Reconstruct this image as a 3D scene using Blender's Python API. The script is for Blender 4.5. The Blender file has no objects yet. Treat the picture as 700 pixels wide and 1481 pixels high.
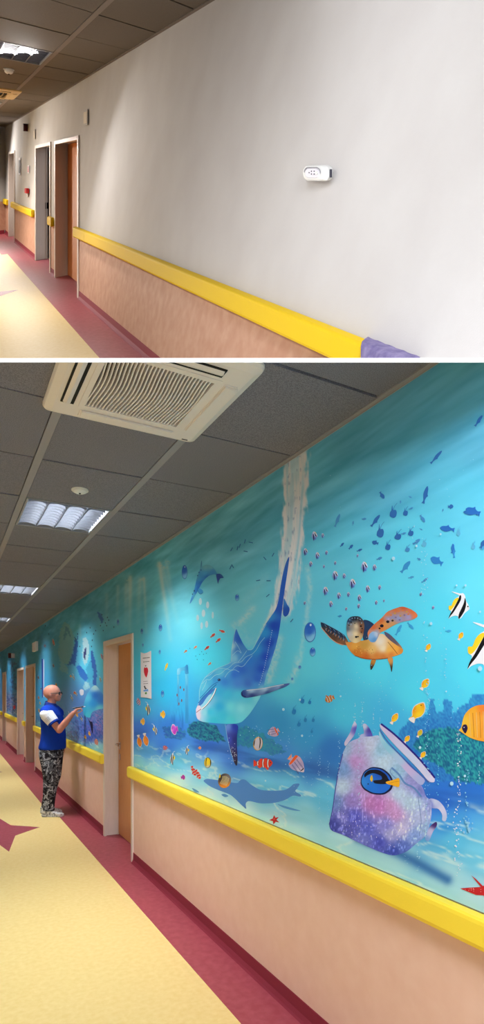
import bpy, bmesh, math, random
import numpy as np
from mathutils import Vector, Matrix
from mathutils.geometry import delaunay_2d_cdt

random.seed(7); rng = np.random.default_rng(11)
SC = bpy.context.scene
COL = SC.collection

# ------------------------------------------------------------------ camera, world, lights, exposure
FPX = 801.0; VPY = 995.0
FWD = Vector((0.4713, 0.8820, 0.0)).normalized(); RGT = Vector((FWD.y, -FWD.x, 0.0))
EYE = Vector((-1.5875, 0.0, 1.674))
cd = bpy.data.cameras.new('camera'); cam = bpy.data.objects.new('camera', cd); COL.objects.link(cam)
cam.location = EYE; cam.rotation_euler = (math.pi/2, 0, -math.atan2(FWD.x, FWD.y))
cd.sensor_width = 36; cd.sensor_fit = 'AUTO'; cd.lens = FPX/1481*36; cd.shift_y = (VPY-740.5)/1481
cd.clip_start = 0.05; cd.clip_end = 200
SC.camera = cam

w = bpy.data.worlds.new('world'); SC.world = w; w.use_nodes = True
w.node_tree.nodes['Background'].inputs[0].default_value = (0.98, 0.97, 1.0, 1)
w.node_tree.nodes['Background'].inputs[1].default_value = 0.6
SC.view_settings.view_transform = 'Standard'; SC.view_settings.look = 'None'
SC.view_settings.gamma = 1; SC.view_settings.use_curve_mapping = False
SC.view_settings.exposure = 0.0

def area(name, loc, size, power, target=None, color=(1, 1, 1), spread=180, sizey=None):
    l = bpy.data.lights.new(name, 'AREA'); l.energy = power; l.color = color; l.spread = math.radians(spread)
    l.shape = 'RECTANGLE'; l.size = size; l.size_y = sizey or size
    o = bpy.data.objects.new(name, l); COL.objects.link(o); o.location = loc
    if target is not None:
        o.rotation_euler = (Vector(target)-Vector(loc)).to_track_quat('-Z', 'Y').to_euler()
    return o
# behind the camera: soft stand-in for the overhead ceiling lamp, then an added fill
area('lamp_behind_low', (-1.0, -.80, 2.82), 0.8, 104, (-0.1, 2.0, 0.9), (0.92, 0.96, 1.0))
area('fill_behind_up', (-1.7, -1.2, 3.3), 1.0, 5, (0.0, 2.2, 4.2), (1.0, 0.98, 0.96))

# ------------------------------------------------------------------ frames
class Frame:
    def __init__(s, o, a, b, c): s.o, s.a, s.b, s.c = Vector(o), Vector(a), Vector(b), Vector(c)
    def __call__(s, p): return s.o + s.a*p[0] + s.b*p[1] + s.c*p[2]
LOW = Frame((0, 0, 0), (1, 0, 0), (0, 1, 0), (0, 0, 1))
# the upper corridor climbs: x = across (0 at its right wall), y = along, z = up
UP = Frame(EYE + Vector((1.67393, 0.92369, 1.49749)) - Vector((0, 0, 1.6903)),
           (1.17967, 0.65094, 1.05532), (-0.02419, 1.39647, 1.13956), (0, 0, 1))
CEIL = 2.869
# section plane between the two storeys (the sloping slab lies in it)
def section(py):
    t = (VPY-py)/FPX
    return (Vector((0, 0, 1)) - FWD*t).normalized()
N_LOW = section(523.6); N_UP = section(518.4)

# ------------------------------------------------------------------ materials
def lin(c):
    return tuple(((v/255)/12.92 if v/255 <= .04045 else ((v/255+.055)/1.055)**2.4) for v in c)
def mat(name, col, rough=.6, metal=0, noise=None, bump=None, spec=.3, emit=None):
    m = bpy.data.materials.new(name); m.use_nodes = True
    nt = m.node_tree; b = nt.nodes['Principled BSDF']
    c = lin(col); b.inputs['Base Color'].default_value = (*c, 1)
    b.inputs['Roughness'].default_value = rough; b.inputs['Metallic'].default_value = metal
    b.inputs['Specular IOR Level'].default_value = spec
    tc = nt.nodes.new('ShaderNodeTexCoord')
    if noise:
        scale, col2, stretch, lo, hi = noise
        mp = nt.nodes.new('ShaderNodeMapping'); mp.inputs['Scale'].default_value = stretch
        n = nt.nodes.new('ShaderNodeTexNoise'); n.inputs['Scale'].default_value = scale; n.inputs['Detail'].default_value = 6
        r = nt.nodes.new('ShaderNodeValToRGB'); r.color_ramp.elements[0].position = lo; r.color_ramp.elements[1].position = hi
        r.color_ramp.elements[0].color = (*c, 1); r.color_ramp.elements[1].color = (*lin(col2), 1)
        nt.links.new(tc.outputs['Object'], mp.inputs[0]); nt.links.new(mp.outputs[0], n.inputs['Vector'])
        nt.links.new(n.outputs['Fac'], r.inputs[0]); nt.links.new(r.outputs[0], b.inputs['Base Color'])
    if bump:
        n2 = nt.nodes.new('ShaderNodeTexNoise'); n2.inputs['Scale'].default_value = bump[0]; n2.inputs['Detail'].default_value = 3
        bp = nt.nodes.new('ShaderNodeBump'); bp.inputs['Strength'].default_value = bump[1]; bp.inputs['Distance'].default_value = .01
        nt.links.new(tc.outputs['Object'], n2.inputs['Vector']); nt.links.new(n2.outputs['Fac'], bp.inputs['Height'])
        nt.links.new(bp.outputs[0], b.inputs['Normal'])
    if emit:
        b.inputs['Emission Color'].default_value = (*lin(emit[0]), 1); b.inputs['Emission Strength'].default_value = emit[1]
    return m
M = {}
M['wall'] = mat('painted_plaster', (204, 201, 200), .75, noise=(3, (198, 194, 193), (1, 1, 1), .3, .7), bump=(140, .08), spec=.15)
M['wall_side'] = mat('side_plaster', (228, 218, 205), .8)
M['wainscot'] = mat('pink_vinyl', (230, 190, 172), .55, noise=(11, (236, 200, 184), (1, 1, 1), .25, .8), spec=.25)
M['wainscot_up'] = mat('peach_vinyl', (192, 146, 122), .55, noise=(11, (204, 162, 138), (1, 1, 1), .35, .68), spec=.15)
M['red'] = mat('red_vinyl', (158, 66, 78), .4, noise=(22, (172, 82, 94), (1, 1, 1), .35, .7), spec=.35)
M['base'] = mat('red_skirting', (140, 52, 66), .6, spec=.12)
M['yellow_floor'] = mat('yellow_vinyl', (238, 208, 134), .42, noise=(30, (244, 217, 150), (1, 1, 1), .35, .7), spec=.35)
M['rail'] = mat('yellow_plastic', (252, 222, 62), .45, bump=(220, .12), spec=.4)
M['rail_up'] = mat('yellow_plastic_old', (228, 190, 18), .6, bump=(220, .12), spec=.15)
M['frame'] = mat('cream_paint', (226, 212, 202), .45, noise=(60, (218, 204, 194), (1, 1, .1), .3, .7))
M['white'] = mat('white_plastic', (232, 232, 230), .4)
M['slabwhite'] = mat('white_fascia', (255, 255, 255), .8, emit=None)
M['wood'] = mat('beech_veneer', (214, 152, 96), .45, noise=(16, (202, 138, 82), (6, 6, .5), .3, .75))
M['wood_up'] = mat('orange_veneer', (222, 146, 84), .45, noise=(16, (212, 132, 70), (6, 6, .5), .3, .75))
M['dark'] = mat('dark_brown', (58, 34, 30), .5)
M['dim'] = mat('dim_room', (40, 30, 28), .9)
M['chrome'] = mat('chrome', (215, 215, 220), .18, 1)
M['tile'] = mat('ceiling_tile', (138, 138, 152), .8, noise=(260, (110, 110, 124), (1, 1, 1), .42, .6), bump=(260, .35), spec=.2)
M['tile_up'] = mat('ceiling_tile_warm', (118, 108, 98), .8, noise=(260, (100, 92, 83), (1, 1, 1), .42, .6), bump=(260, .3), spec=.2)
M['bar'] = mat('grid_bar', (150, 150, 160), .55)
M['bar_up'] = mat('grid_bar_warm', (122, 110, 100), .55)
M['gap'] = mat('ceiling_void', (26, 24, 26), .9)
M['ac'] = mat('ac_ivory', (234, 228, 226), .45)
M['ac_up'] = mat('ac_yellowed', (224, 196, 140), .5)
M['slot'] = mat('slot_black', (22, 20, 20), .7)
M['louvre'] = mat('bright_aluminium', (120, 124, 134), .35, .8)
M['housing'] = mat('lamp_enamel', (150, 152, 158), .5)
M['tubes'] = mat('lamp_tube', (255, 255, 255), .4, emit=((244, 246, 255), 2.5))
M['purple'] = mat('lavender_cloth', (138, 128, 166), .9, noise=(26, (104, 94, 140), (1, 1, 1), .35, .7), bump=(60, .5))
M['signred'] = mat('sign_red', (200, 30, 36), .5)
M['maroon'] = mat('sign_maroon', (84, 22, 26), .5)
M['paper'] = mat('paper', (232, 228, 236), .7)
M['ink'] = mat('ink', (70, 70, 84), .7)
M['heart'] = mat('heart_red', (206, 32, 58), .6)
M['green'] = mat('leaf_green', (70, 140, 70), .6)
M['skyblue'] = mat('sky_blue', (110, 160, 225), .6)
M['skin'] = mat('skin', (198, 134, 112), .5, noise=(14, (188, 120, 98), (1, 1, 1), .3, .8), spec=.4)
M['lip'] = mat('lip', (160, 86, 78), .5)
M['eye'] = mat('eye_white', (230, 228, 222), .3)
M['iris'] = mat('iris', (50, 34, 26), .3)
M['blue'] = mat('blue_cotton', (20, 58, 160), .85, noise=(8, (20, 54, 148), (1, 1, .4), .35, .7), spec=.1)
M['bluedark'] = mat('navy_cotton', (18, 40, 110), .85)
M['sleeve'] = mat('white_cotton', (238, 238, 242), .85)
M['black'] = mat('black_plastic', (16, 16, 18), .35)
M['lens'] = mat('dark_lens', (40, 46, 60), .1, spec=.8)
M['shoe'] = mat('shoe_white', (218, 218, 220), .6, noise=(40, (120, 122, 130), (1, 1, 1), .52, .6))
M['sole'] = mat('sole_grey', (70, 70, 74), .7)
def camo():
    m = bpy.data.materials.new('camouflage_cotton'); m.use_nodes = True; nt = m.node_tree; b = nt.nodes['Principled BSDF']
    b.inputs['Roughness'].default_value = .9; b.inputs['Specular IOR Level'].default_value = .1
    tc = nt.nodes.new('ShaderNodeTexCoord'); n = nt.nodes.new('ShaderNodeTexNoise')
    n.inputs['Scale'].default_value = 13; n.inputs['Detail'].default_value = 6; n.inputs['Distortion'].default_value = 1.6
    r = nt.nodes.new('ShaderNodeValToRGB'); cr = r.color_ramp; cr.interpolation = 'CONSTANT'
    cr.elements[0].position = 0; cr.elements[0].color = (*lin((34, 34, 40)), 1)
    cr.elements[1].position = .46; cr.elements[1].color = (*lin((96, 98, 106)), 1)
    for p, c in ((.51, (52, 54, 60)), (.555, (176, 180, 188)), (.62, (116, 120, 130))):
        e = cr.elements.new(p); e.color = (*lin(c), 1)
    nt.links.new(tc.outputs['Object'], n.inputs['Vector']); nt.links.new(n.outputs['Fac'], r.inputs[0]); nt.links.new(r.outputs[0], b.inputs['Base Color'])
    return m
M['camo'] = camo()
def vcol_mat(name, rough):
    m = bpy.data.materials.new(name); m.use_nodes = True; nt = m.node_tree; b = nt.nodes['Principled BSDF']
    b.inputs['Roughness'].default_value = rough; b.inputs['Specular IOR Level'].default_value = .2
    a = nt.nodes.new('ShaderNodeAttribute'); a.attribute_name = 'Col'
    nt.links.new(a.outputs['Color'], b.inputs['Base Color'])
    return m
M['print'] = vcol_mat('printed_wallpaper', .5)

# ------------------------------------------------------------------ mesh builder
class G:
    def __init__(s): s.v = []; s.f = []
    def add(s, vs, fs):
        n = len(s.v); s.v += [tuple(p) for p in vs]; s.f += [[i+n for i in f] for f in fs]; return s
    def box(s, x0, x1, y0, y1, z0, z1):
        return s.add([(x, y, z) for x in (x0, x1) for y in (y0, y1) for z in (z0, z1)],
                     [(0, 1, 3, 2), (4, 6, 7, 5), (0, 4, 5, 1), (2, 3, 7, 6), (0, 2, 6, 4), (1, 5, 7, 3)])
    def prism(s, pts, a0, a1, axis):      # polygon in the two other axes (cyclic), extruded along axis
        n = len(pts); vs = []
        for a in (a0, a1):
            for p, q in pts:
                vs.append({0: (a, p, q), 1: (p, a, q), 2: (p, q, a)}[axis])
        fs = [list(range(n))[::-1], list(range(n, 2*n))] + [(i, (i+1) % n, n+(i+1) % n, n+i) for i in range(n)]
        return s.add(vs, fs)
    def loft(s, rings, cap=True):
        n = len(rings[0]); vs = [p for r in rings for p in r]; fs = []
        for k in range(len(rings)-1):
            for i in range(n):
                fs.append((k*n+i, k*n+(i+1) % n, (k+1)*n+(i+1) % n, (k+1)*n+i))
        if cap: fs += [list(range(n))[::-1], [len(vs)-n+i for i in range(n)]]
        return s.add(vs, fs)
    def tube(s, pts, r, n=8):
        P = [Vector(p) for p in pts]; rr = r if isinstance(r, (list, tuple)) else [r]*len(P); rings = []
        for i, p in enumerate(P):
            d = (P[min(i+1, len(P)-1)]-P[max(i-1, 0)]).normalized()
            u = d.cross(Vector((0, 0, 1))); u = u.normalized() if u.length > .05 else Vector((1, 0, 0)); v = d.cross(u).normalized()
            rings.append([tuple(p+(u*math.cos(t)+v*math.sin(t))*rr[i]) for t in [2*math.pi*k/n for k in range(n)]])
        return s.loft(rings)
    def ball(s, c, r, sq=(1, 1, 1), n=16, m=10):
        vs = [(c[0], c[1], c[2]+r*sq[2])]; fs = []
        for j in range(1, m):
            t = math.pi*j/m
            for i in range(n):
                a = 2*math.pi*i/n
                vs.append((c[0]+r*sq[0]*math.sin(t)*math.cos(a), c[1]+r*sq[1]*math.sin(t)*math.sin(a), c[2]+r*sq[2]*math.cos(t)))
        vs.append((c[0], c[1], c[2]-r*sq[2])); L = len(vs)-1
        for i in range(n): fs.append((0, 1+i, 1+(i+1) % n))
        for j in range(m-2):
            for i in range(n):
                fs.append((1+j*n+i, 1+(j+1)*n+i, 1+(j+1)*n+(i+1) % n, 1+j*n+(i+1) % n))
        for i in range(n): fs.append((L, 1+(m-2)*n+(i+1) % n, 1+(m-2)*n+i))
        return s.add(vs, fs)
    def disc(s, cx, cy, z0, z1, r, n=28):
        return s.prism([(cx+r*math.cos(2*math.pi*i/n), cy+r*math.sin(2*math.pi*i/n)) for i in range(n)], z0, z1, 2)
    def build(s, name, m, parent=None, fr=LOW, clip=None, smooth=False, bevel=0, origin=None, kind=None, label=None, remesh=None):
        o0 = Vector(parent['_o']) if parent is not None and '_o' in parent else (fr(origin) if origin else Vector((0, 0, 0)))
        me = bpy.data.meshes.new(name); me.from_pydata([tuple(fr(p)-o0) for p in s.v], [], s.f)
        bm = bmesh.new(); bm.from_mesh(me)
        bmesh.ops.recalc_face_normals(bm, faces=bm.faces[:])
        if bevel:
            es = [e for e in bm.edges if len(e.link_faces) == 2 and e.calc_face_angle(0) > .5]
            bmesh.ops.bevel(bm, geom=es, offset=bevel, segments=2, affect='EDGES', clamp_overlap=True)
        if clip is not None:
            pn, side = clip
            bmesh.ops.bisect_plane(bm, geom=bm.verts[:]+bm.edges[:]+bm.faces[:], plane_co=EYE-o0, plane_no=pn,
                                   clear_outer=side > 0, clear_inner=side < 0)
        bm.to_mesh(me); bm.free()
        if smooth:
            for p in me.polygons: p.use_smooth = True
        me.materials.append(m)
        ob = bpy.data.objects.new(name, me); COL.objects.link(ob)
        if parent is not None: ob.parent = parent
        else: ob.location = o0
        ob['_o'] = tuple(o0)
        if kind: ob['kind'] = kind
        if label: ob['label'] = label
        if remesh:
            r = ob.modifiers.new('r', 'REMESH'); r.mode = 'VOXEL'; r.voxel_size = remesh[0]; r.use_smooth_shade = True
            sm = ob.modifiers.new('s', 'SMOOTH'); sm.factor = .5; sm.iterations = remesh[1]
        return ob
def thing(name, label, cat, loc=(0, 0, 0), fr=LOW, group=None):
    o = bpy.data.objects.new(name, None); COL.objects.link(o); p = fr(loc); o.location = p; o['_o'] = tuple(p)
    if label: o['label'] = label
    if cat: o['category'] = cat
    if group: o['group'] = group
    return o
def tag(o, label, cat, group=None):
    o['label'] = label; o['category'] = cat
    if group: o['group'] = group
    return o
CL = (N_LOW, 1); CU = (N_UP, -1)

# ------------------------------------------------------------------ setting: generic corridor pieces
def wall_with_doors(name, fr, clip, s0, s1, doors, mw, mp, ztop=CEIL, wz=.87, thick=.2):
    g = G(); p = G(); edges = [s0]
    for a, b, h in doors: edges += [a, b]
    edges.append(s1)
    for i in range(0, len(edges), 2):
        g.box(0, thick, edges[i], edges[i+1], 0, ztop); p.box(-.004, 0, edges[i]+.001, edges[i+1]-.001, .10, wz)
    for a, b, h in doors: g.box(0, thick, a, b, h, ztop)
    wl = g.build(name, mw, fr=fr, clip=clip, kind='structure')
    p.build('vinyl_panel', mp, wl, fr=fr, clip=clip)
    return wl, [(edges[i], edges[i+1]) for i in range(0, len(edges), 2)]
def baseboard(fr, clip, segs):
    for a, b in segs:
        pts = [(0, 0), (-.030, 0), (-.020, .012), (-.010, .035), (-.008, .100), (0, .100)]
        G().prism(pts, a, b, 1).build('baseboard_right', M['base'], fr=fr, clip=clip, kind='structure')
def door(n, fr, a, b, h, mslab, depth=.15, slab=True, handle=True, gap=0):
    """door in the right wall between a and b (outer frame edges), top h"""
    r = bpy.data.objects.new('door_%d' % n, None); COL.objects.link(r); o = fr((0, (a+b)/2, 0)); r.location = o; r['_o'] = tuple(o); r['kind'] = 'structure'
    t = .055
    f = G()
    for (y0, y1) in ((a, a+t), (b-t, b)):
        f.box(-.016, 0.01, y0, y1, 0, h)
    f.box(-.016, 0.01, a+t, b-t, h-t, h)
    f.box(0.01, .20, a, a+.028, 0, h); f.box(0.01, .20, b-.028, b, 0, h); f.box(0.01, .20, a+.028, b-.028, h-.028, h)
    f.box(depth-.012, depth, a+.028, a+.045, 0, h-.028); f.box(depth-.012, depth, b-.045, b-.028, 0, h-.028)
    f.build('door_frame', M['frame'], r, fr=fr, bevel=.003)
    if slab:
        G().box(depth, depth+.04, a+.03, b-.03, .012, h-.04).build('door_leaf', mslab, r, fr=fr, bevel=.002)
        if handle:
            hd = G(); y = b-.11
            hd.prism([(y-.02, .98), (y+.02, .98), (y+.02, 1.06), (y-.02, 1.06)], depth-.006, depth, 0)
            hd.tube([(depth, y, 1.04), (depth-.05, y, 1.04), (depth-.055, y-.012, 1.04), (depth-.055, y-.12, 1.035)], .009, 10)
            hd.build('door_handle', M['chrome'], r, fr=fr, smooth=False)
            k = G(); k.prism([(y-.017, .86), (y+.017, .86), (y+.017, .93), (y-.017, .93)], depth-.006, depth, 0)
            k.build('key_plate', M['chrome'], r, fr=fr)
    else:
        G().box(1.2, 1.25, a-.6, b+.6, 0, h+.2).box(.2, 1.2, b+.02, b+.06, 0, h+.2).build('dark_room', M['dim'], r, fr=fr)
        # leaf standing open into the room
        G().box(.2, 1.0, b-.07, b-.03, .012, h-.04).build('door_leaf', mslab, r, fr=fr)
        k = G(); k.box(depth-.02, depth+.03, b-.036, b-.026, .96, 1.08); k.build('door_latch', M['black'], r, fr=fr)
    return r
def handrail(fr, clip, a, b, zt, zb, m, label, group, proj=.062, joint=None):
    pts = [(-.004, zt-.004), (-.022, zt+.002), (-proj+.012, zt), (-proj+.003, zt-.006), (-proj, zt-.018), (-proj, zb+.022), (-proj+.005, zb+.008), (-proj+.016, zb), (-.024, zb), (-.012, zb+.006), (-.004, zb+.006)]
    t = thing('handrail', label, 'handrail', (0, (a+b)/2, zb), fr, group)
    g = G(); cuts = [a+.012, b-.012]
    if joint:
        g.prism(pts, a+.012, joint-.0015, 1); g.prism(pts, joint+.0015, b-.012, 1)
        g.prism([(p*.94, zb+(q-zb)*.96+.002) for p, q in pts], joint-.004, joint+.004, 1)
    else: g.prism(pts, a+.012, b-.012, 1)
    g.build('rail_profile', m, t, fr=fr, clip=clip)
    cz = (zt+zb)/2
    for y0, y1 in ((a, a+.012), (b, b-.012)):
        rings = [[(p*k - (1-k)*.03, y, cz+(q-cz)*k) for p, q in pts] for k, y in ((.86, y0), (.96, y0+(y1-y0)*.3), (1.01, y1))]
        G().loft(rings).build('end_cap', m, t, fr=fr, clip=clip)
    return t

# ------------------------------------------------------------------ LOWER CORRIDOR shell
DL = [(5.165, 6.285, 2.20), (11.76, 13.26, 2.17), (13.56, 14.94, 2.155), (17.84, 19.06, 2.16)]
wr, SEG = wall_with_doors('wall_right', LOW, CL, .7, 27, DL, M['wall'], M['wainscot'])
baseboard(LOW, CL, SEG)
G().box(-3.5, .2, -1.5, 27, -.12, 0).build('floor', M['yellow_floor'], kind='structure', clip=CL)
fl = G().box(-.29, .19, -1.5, 27, 0, .0015).build('trim_1', M['red'], kind='structure', clip=CL, label='red vinyl border strip of the floor')
fl = G().box(-.37, -.29, 7.9, 27, 0, .0015).build('trim_2', M['red'], kind='structure', clip=CL)
for k, c in enumerate([(-1.02, 7.02), (-1.02, 12.0)]):
    arms = []; sc = (.43, .40)[k]
    for i in range(8):
        a = math.pi*i/4; rr = 1.0 if i % 2 == 0 else .42
        arms.append((c[0]+.424*rr*math.cos(a)*1.0/(1.0), c[1]+rr*.9*math.sin(a)))
    G().prism(arms, 0, .0016, 2).build('trim_%d' % (3+k), M['red'], kind='structure', label='red star inlaid in the yellow floor')
G().box(-3.6, -3.5, .4, 27, 0, CEIL).build('wall_left', M['wall_side'], kind='structure', clip=CL)
G().box(-3.5, 0, 27, 27.1, 0, CEIL).build('wall_back', M['wall_side'], kind='structure', clip=CL)

def ceiling(fr, clip, name, xs, s_lines, x_left, x_right, mt, mb, holes, s_end):
    """metal pan tiles: rows at s_lines, columns between xs; holes = set of (col,row) left open for lamps"""
    bk = G().box(x_left, x_right, s_lines[0], s_end, CEIL+.10, CEIL+.12)
    ce = bk.build(name, M['gap'], fr=fr, clip=clip, kind='structure')
    g = G(); bars = G()
    for i in range(len(xs)-1):
        xa, xb = xs[i], xs[i+1]
        for j in range(len(s_lines)-1):
            if (i, j) in holes: continue
            z = CEIL+.004*math.sin(i*3.1+j*1.7)*.5
            g.box(xa+.022 if i else xa, xb-.022, s_lines[j]+.004, s_lines[j+1]-.010, z, z+.03)
    g.build('ceiling_tiles', mt, ce, fr=fr, clip=clip)
    for x in xs[1:-1]:
        bars.box(x-.018, x+.020, s_lines[0], s_lines[-1], CEIL-.003, CEIL+.04)
    for y in s_lines[1:-1]:
        bars.box(xs[0], xs[-1], y+.0, y+.002, CEIL+.012, CEIL+.035)
    bars.box(xs[-1]-.02, x_right, s_lines[0], s_end, CEIL-.006, CEIL+.02)
    bars.build('grid_bars', mb, ce, fr=fr, clip=clip)
    return ce
def lamp(fr, x0, x1, y0, y1, label, group, power, spread=130, col=(1, .99, .97)):
    t = thing('ceiling_light', label, 'ceiling light', ((x0+x1)/2, (y0+y1)/2, CEIL), fr, group)
    z = CEIL
    g = G()
    for a in ((x0, x0+.012, y0, y1), (x1-.012, x1, y0, y1), (x0+.012, x1-.012, y0, y0+.012), (x0+.012, x1-.012, y1-.012, y1)):
        g.box(a[0], a[1], a[2], a[3], z-.004, z+.09)
    g.box(x0, x1, y0, y1, z+.088, z+.095)
    g.build('lamp_housing', M['housing'], t, fr=fr)
    v = G(); n = 4; W = (x1-x0-.03)/n
    for i in range(1, n):
        x = x0+.015+i*W; v.prism([(x-.003, z), (x+.003, z), (x+.012, z+.052), (x-.012, z+.052)], y0+.012, y1-.012, 1)
    for i in range(n):
        xa = x0+.018+i*W; xb = xa+W-.008
        for k in range(11):
            y = y0+.03+k*(y1-y0-.06)/10
            vs = []; seg = 6
            for q in range(seg+1):
                u = q/seg; x = xa+(xb-xa)*u; sag = .014*(1-(2*u-1)**2)
                vs.append([(x, y-.002, z+.002+sag), (x, y+.003, z+.002+sag), (x, y+.014, z+.050), (x, y-.012, z+.050)])
            v.loft(vs)
    v.build('louvre', M['louvre'], t, fr=fr, smooth=False)
    tb = G()
    for i in range(n):
        x = x0+.015+(i+.5)*W; tb.tube([(x, y0+.03, z+.066), (x, y1-.03, z+.066)], .013, 8)
    tb.build('tube', M['tubes'], t, fr=fr)
    c = fr(((x0+x1)/2, (y0+y1)/2, z+.084))
    l = area('lamp_light', c, abs(x1-x0)*.8, power, c-Vector((0, 0, 1)), col, spread, abs(y1-y0)*.8)
    return t
LX0, LX1 = -1.16, -.585
XS = [-3.5, -2.90, -2.32, -1.745, -1.165, -.585, -.004]
SL = [1.095+.65*i for i in range(40)]
holes = {(4, j) for j in range(4, 40, 5)}
ceiling(LOW, CL, 'ceiling', XS, SL, -3.5, 0, M['tile'], M['bar'], holes, 27.1)
names = ['square louvred ceiling light nearest, behind the air conditioner', 'square louvred ceiling light second along the mural corridor', 'square louvred ceiling light third along the mural corridor']
for k, j in enumerate(range(4, 34, 5)):
    lamp(LOW, LX0+.02, LX1-.022, SL[j]+.004, SL[j+1]-.004, names[k] if k < 3 else 'small distant louvred ceiling light far down the mural corridor',
         'ceiling lights of the mural corridor', 115, col=(.93, .97, 1.0))

# ceiling cassette air conditioner
def cassette(fr, clip, cx, cy, hs, hy, m, label, z=CEIL, detail=True):
    t = thing('air_conditioner', label, 'air conditioner', (cx, cy, z), fr)
    def rr(hx, hy_, r, n=6):
        P = []
        for (sx, sy, a0) in ((1, 1, 0), (-1, 1, 90), (-1, -1, 180), (1, -1, 270)):
            for i in range(n+1):
                a = math.radians(a0+90*i/n); P.append((cx+sx*(hx-r)+r*math.cos(a), cy+sy*(hy_-r)+r*math.sin(a)))
        return P
    def ring(P, z): return [(p, q, z) for p, q in P]
    gi = .62
    # panel: rim from the ceiling down to its flat face, open in the middle
    G().loft([ring(rr(hs, hy, .03), z), ring(rr(hs, hy, .03), z-.012), ring(rr(hs*.985, hy*.985, .03), z-.022), ring(rr(hs*.9, hy*.9, .02), z-.034),
              ring(rr(hs*gi+.03, hy*gi+.03, .004), z-.036), ring(rr(hs*gi+.004, hy*gi+.004, .004), z-.036), ring(rr(hs*gi+.004, hy*gi+.004, .004), z-.006)], cap=False
             ).build('panel', m, t, fr=fr, clip=clip)
    G().box(cx-hs*gi, cx+hs*gi, cy-hy*gi, cy+hy*gi, z-.004, z+.002).build('grille_back', M['slot'], t, fr=fr, clip=clip)
    g = G(); n = 28 if detail else 8; W = hs*gi*2*.92
    fx = hs*gi+.008; fy = hy*gi+.008
    for a in ((-fx, -fx+.022, -fy, fy), (fx-.022, fx, -fy, fy), (-fx+.022, fx-.022, -fy, -fy+.026), (-fx+.022, fx-.022, fy-.026, fy)):
        g.box(cx+a[0], cx+a[1], cy+a[2], cy+a[3], z-.039, z-.02)
    for i in range(n):
        x = -fx+.03+(2*fx-.06)*i/(n-1); seg = 14; rings = []
        for q in range(seg+1):
            u = -1+2*q/seg; y = u*(fy-.02)
            wv = .006*math.cos(u*math.pi)
            bulge = .012*math.sin(math.pi*(i/(n-1)))*math.cos(u*math.pi/2)
            rings.append([(cx+x+wv-.0028, cy+y, z-.036-bulge), (cx+x+wv+.0028, cy+y, z-.036-bulge), (cx+x+wv+.0028, cy+y, z-.020), (cx+x+wv-.0028, cy+y, z-.020)])
        g.loft(rings)
    g.build('intake_grille', m, t, fr=fr, clip=clip)
    s_ = hs*(gi+.9)/2+.005; sy_ = hy*(gi+.9)/2+.005
    for (ax, sg) in ((0, -1), (0, 1), (1, -1), (1, 1)):
        f = G(); s = G()
        if ax == 0:
            x = cx+sg*s_; s.box(x-.026, x+.026, cy-hy*.60, cy+hy*.60, z-.0385, z-.0345); f.prism([(x-.018, z-.039), (x-.004, z-.046), (x+.012, z-.041), (x+.004, z-.038)], cy-hy*.58, cy+hy*.58, 1)
        else:
            y = cy+sg*sy_; s.box(cx-hs*.60, cx+hs*.60, y-.026, y+.026, z-.0385, z-.0345); f.prism([(y-.018, z-.039), (y-.004, z-.046), (y+.012, z-.041), (y+.004, z-.038)], cx-hs*.58, cx+hs*.58, 0)
        closed = sg == 1
        so = s.build('air_outlet', M['slot'] if not closed else m, t, fr=fr, clip=clip)
        if closed:
            f = G()
            if ax == 0: f.box(x-.022, x+.030, cy-hy*.58, cy+hy*.58, z-.045, z-.037)
            else: f.box(cx-hs*.58, cx+hs*.58, y-.03, y+.022, z-.045, z-.037)
        f.build('flap', m, so, fr=fr, clip=clip, bevel=0) if False else f.build('flap', m, t, fr=fr, clip=clip, bevel=.002 if closed else 0)
    G().box(cx+hs*.78, cx+hs*.86, cy+hy*.85-.0, cy+hy*.85+.006, z-.0365, z-.034).build('brand_mark', M['ink'], t, fr=fr, clip=clip)
    return t
cassette(LOW, CL, -.888, 2.105, .345, .352, M['ac'], 'large ivory cassette air conditioner in the grey ceiling above the mural')
def detector(fr, x, y, label, r=.05, h=.022, m='white'):
    t = thing('smoke_detector', label, 'smoke detector', (x, y, CEIL), fr)
    G().disc(x, y, CEIL-.008, CEIL, r).build('base_plate', M[m], t, fr=fr)
    g = G(); n = 24
    rings = [[(x+q*r*math.cos(2*math.pi*i/n), y+q*r*math.sin(2*math.pi*i/n), CEIL-z) for i in range(n)] for q, z in ((.86, .006), (.8, h*.7), (.55, h), (.1, h*1.05))]
    g.loft(rings).build('sensor_head', M[m], t, fr=fr, smooth=True)
    G().disc(x, y, CEIL-h*1.25, CEIL-h, r*.12).build('indicator', M['slot'], t, fr=fr)
detector(LOW, -.877, 3.40, 'round white smoke detector between the air conditioner and the nearest light')

# lower doors and rails
for i, (a, b, h) in enumerate(DL):
    door(i+1, LOW, a, b, h, M['wood'])
ZT, ZB = .922, .815
RG = 'yellow handrails along the mural'
rails = [(.75, 5.20, 'yellow handrail running below the dolphin and the vase of the mural', None),
         (6.25, 11.73, 'yellow handrail beside the man in the blue shirt', 8.4),
         (13.26, 13.56, 'short yellow handrail stub between the two distant doors', None),
         (14.94, 17.84, 'yellow handrail beyond the pair of distant doors', None),
         (19.06, 26.9, 'yellow handrail farthest along the mural corridor', None)]
for a, b, l, j in rails: handrail(LOW, CL, a, b, ZT, ZB, M['rail'], l, RG, joint=j)

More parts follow.
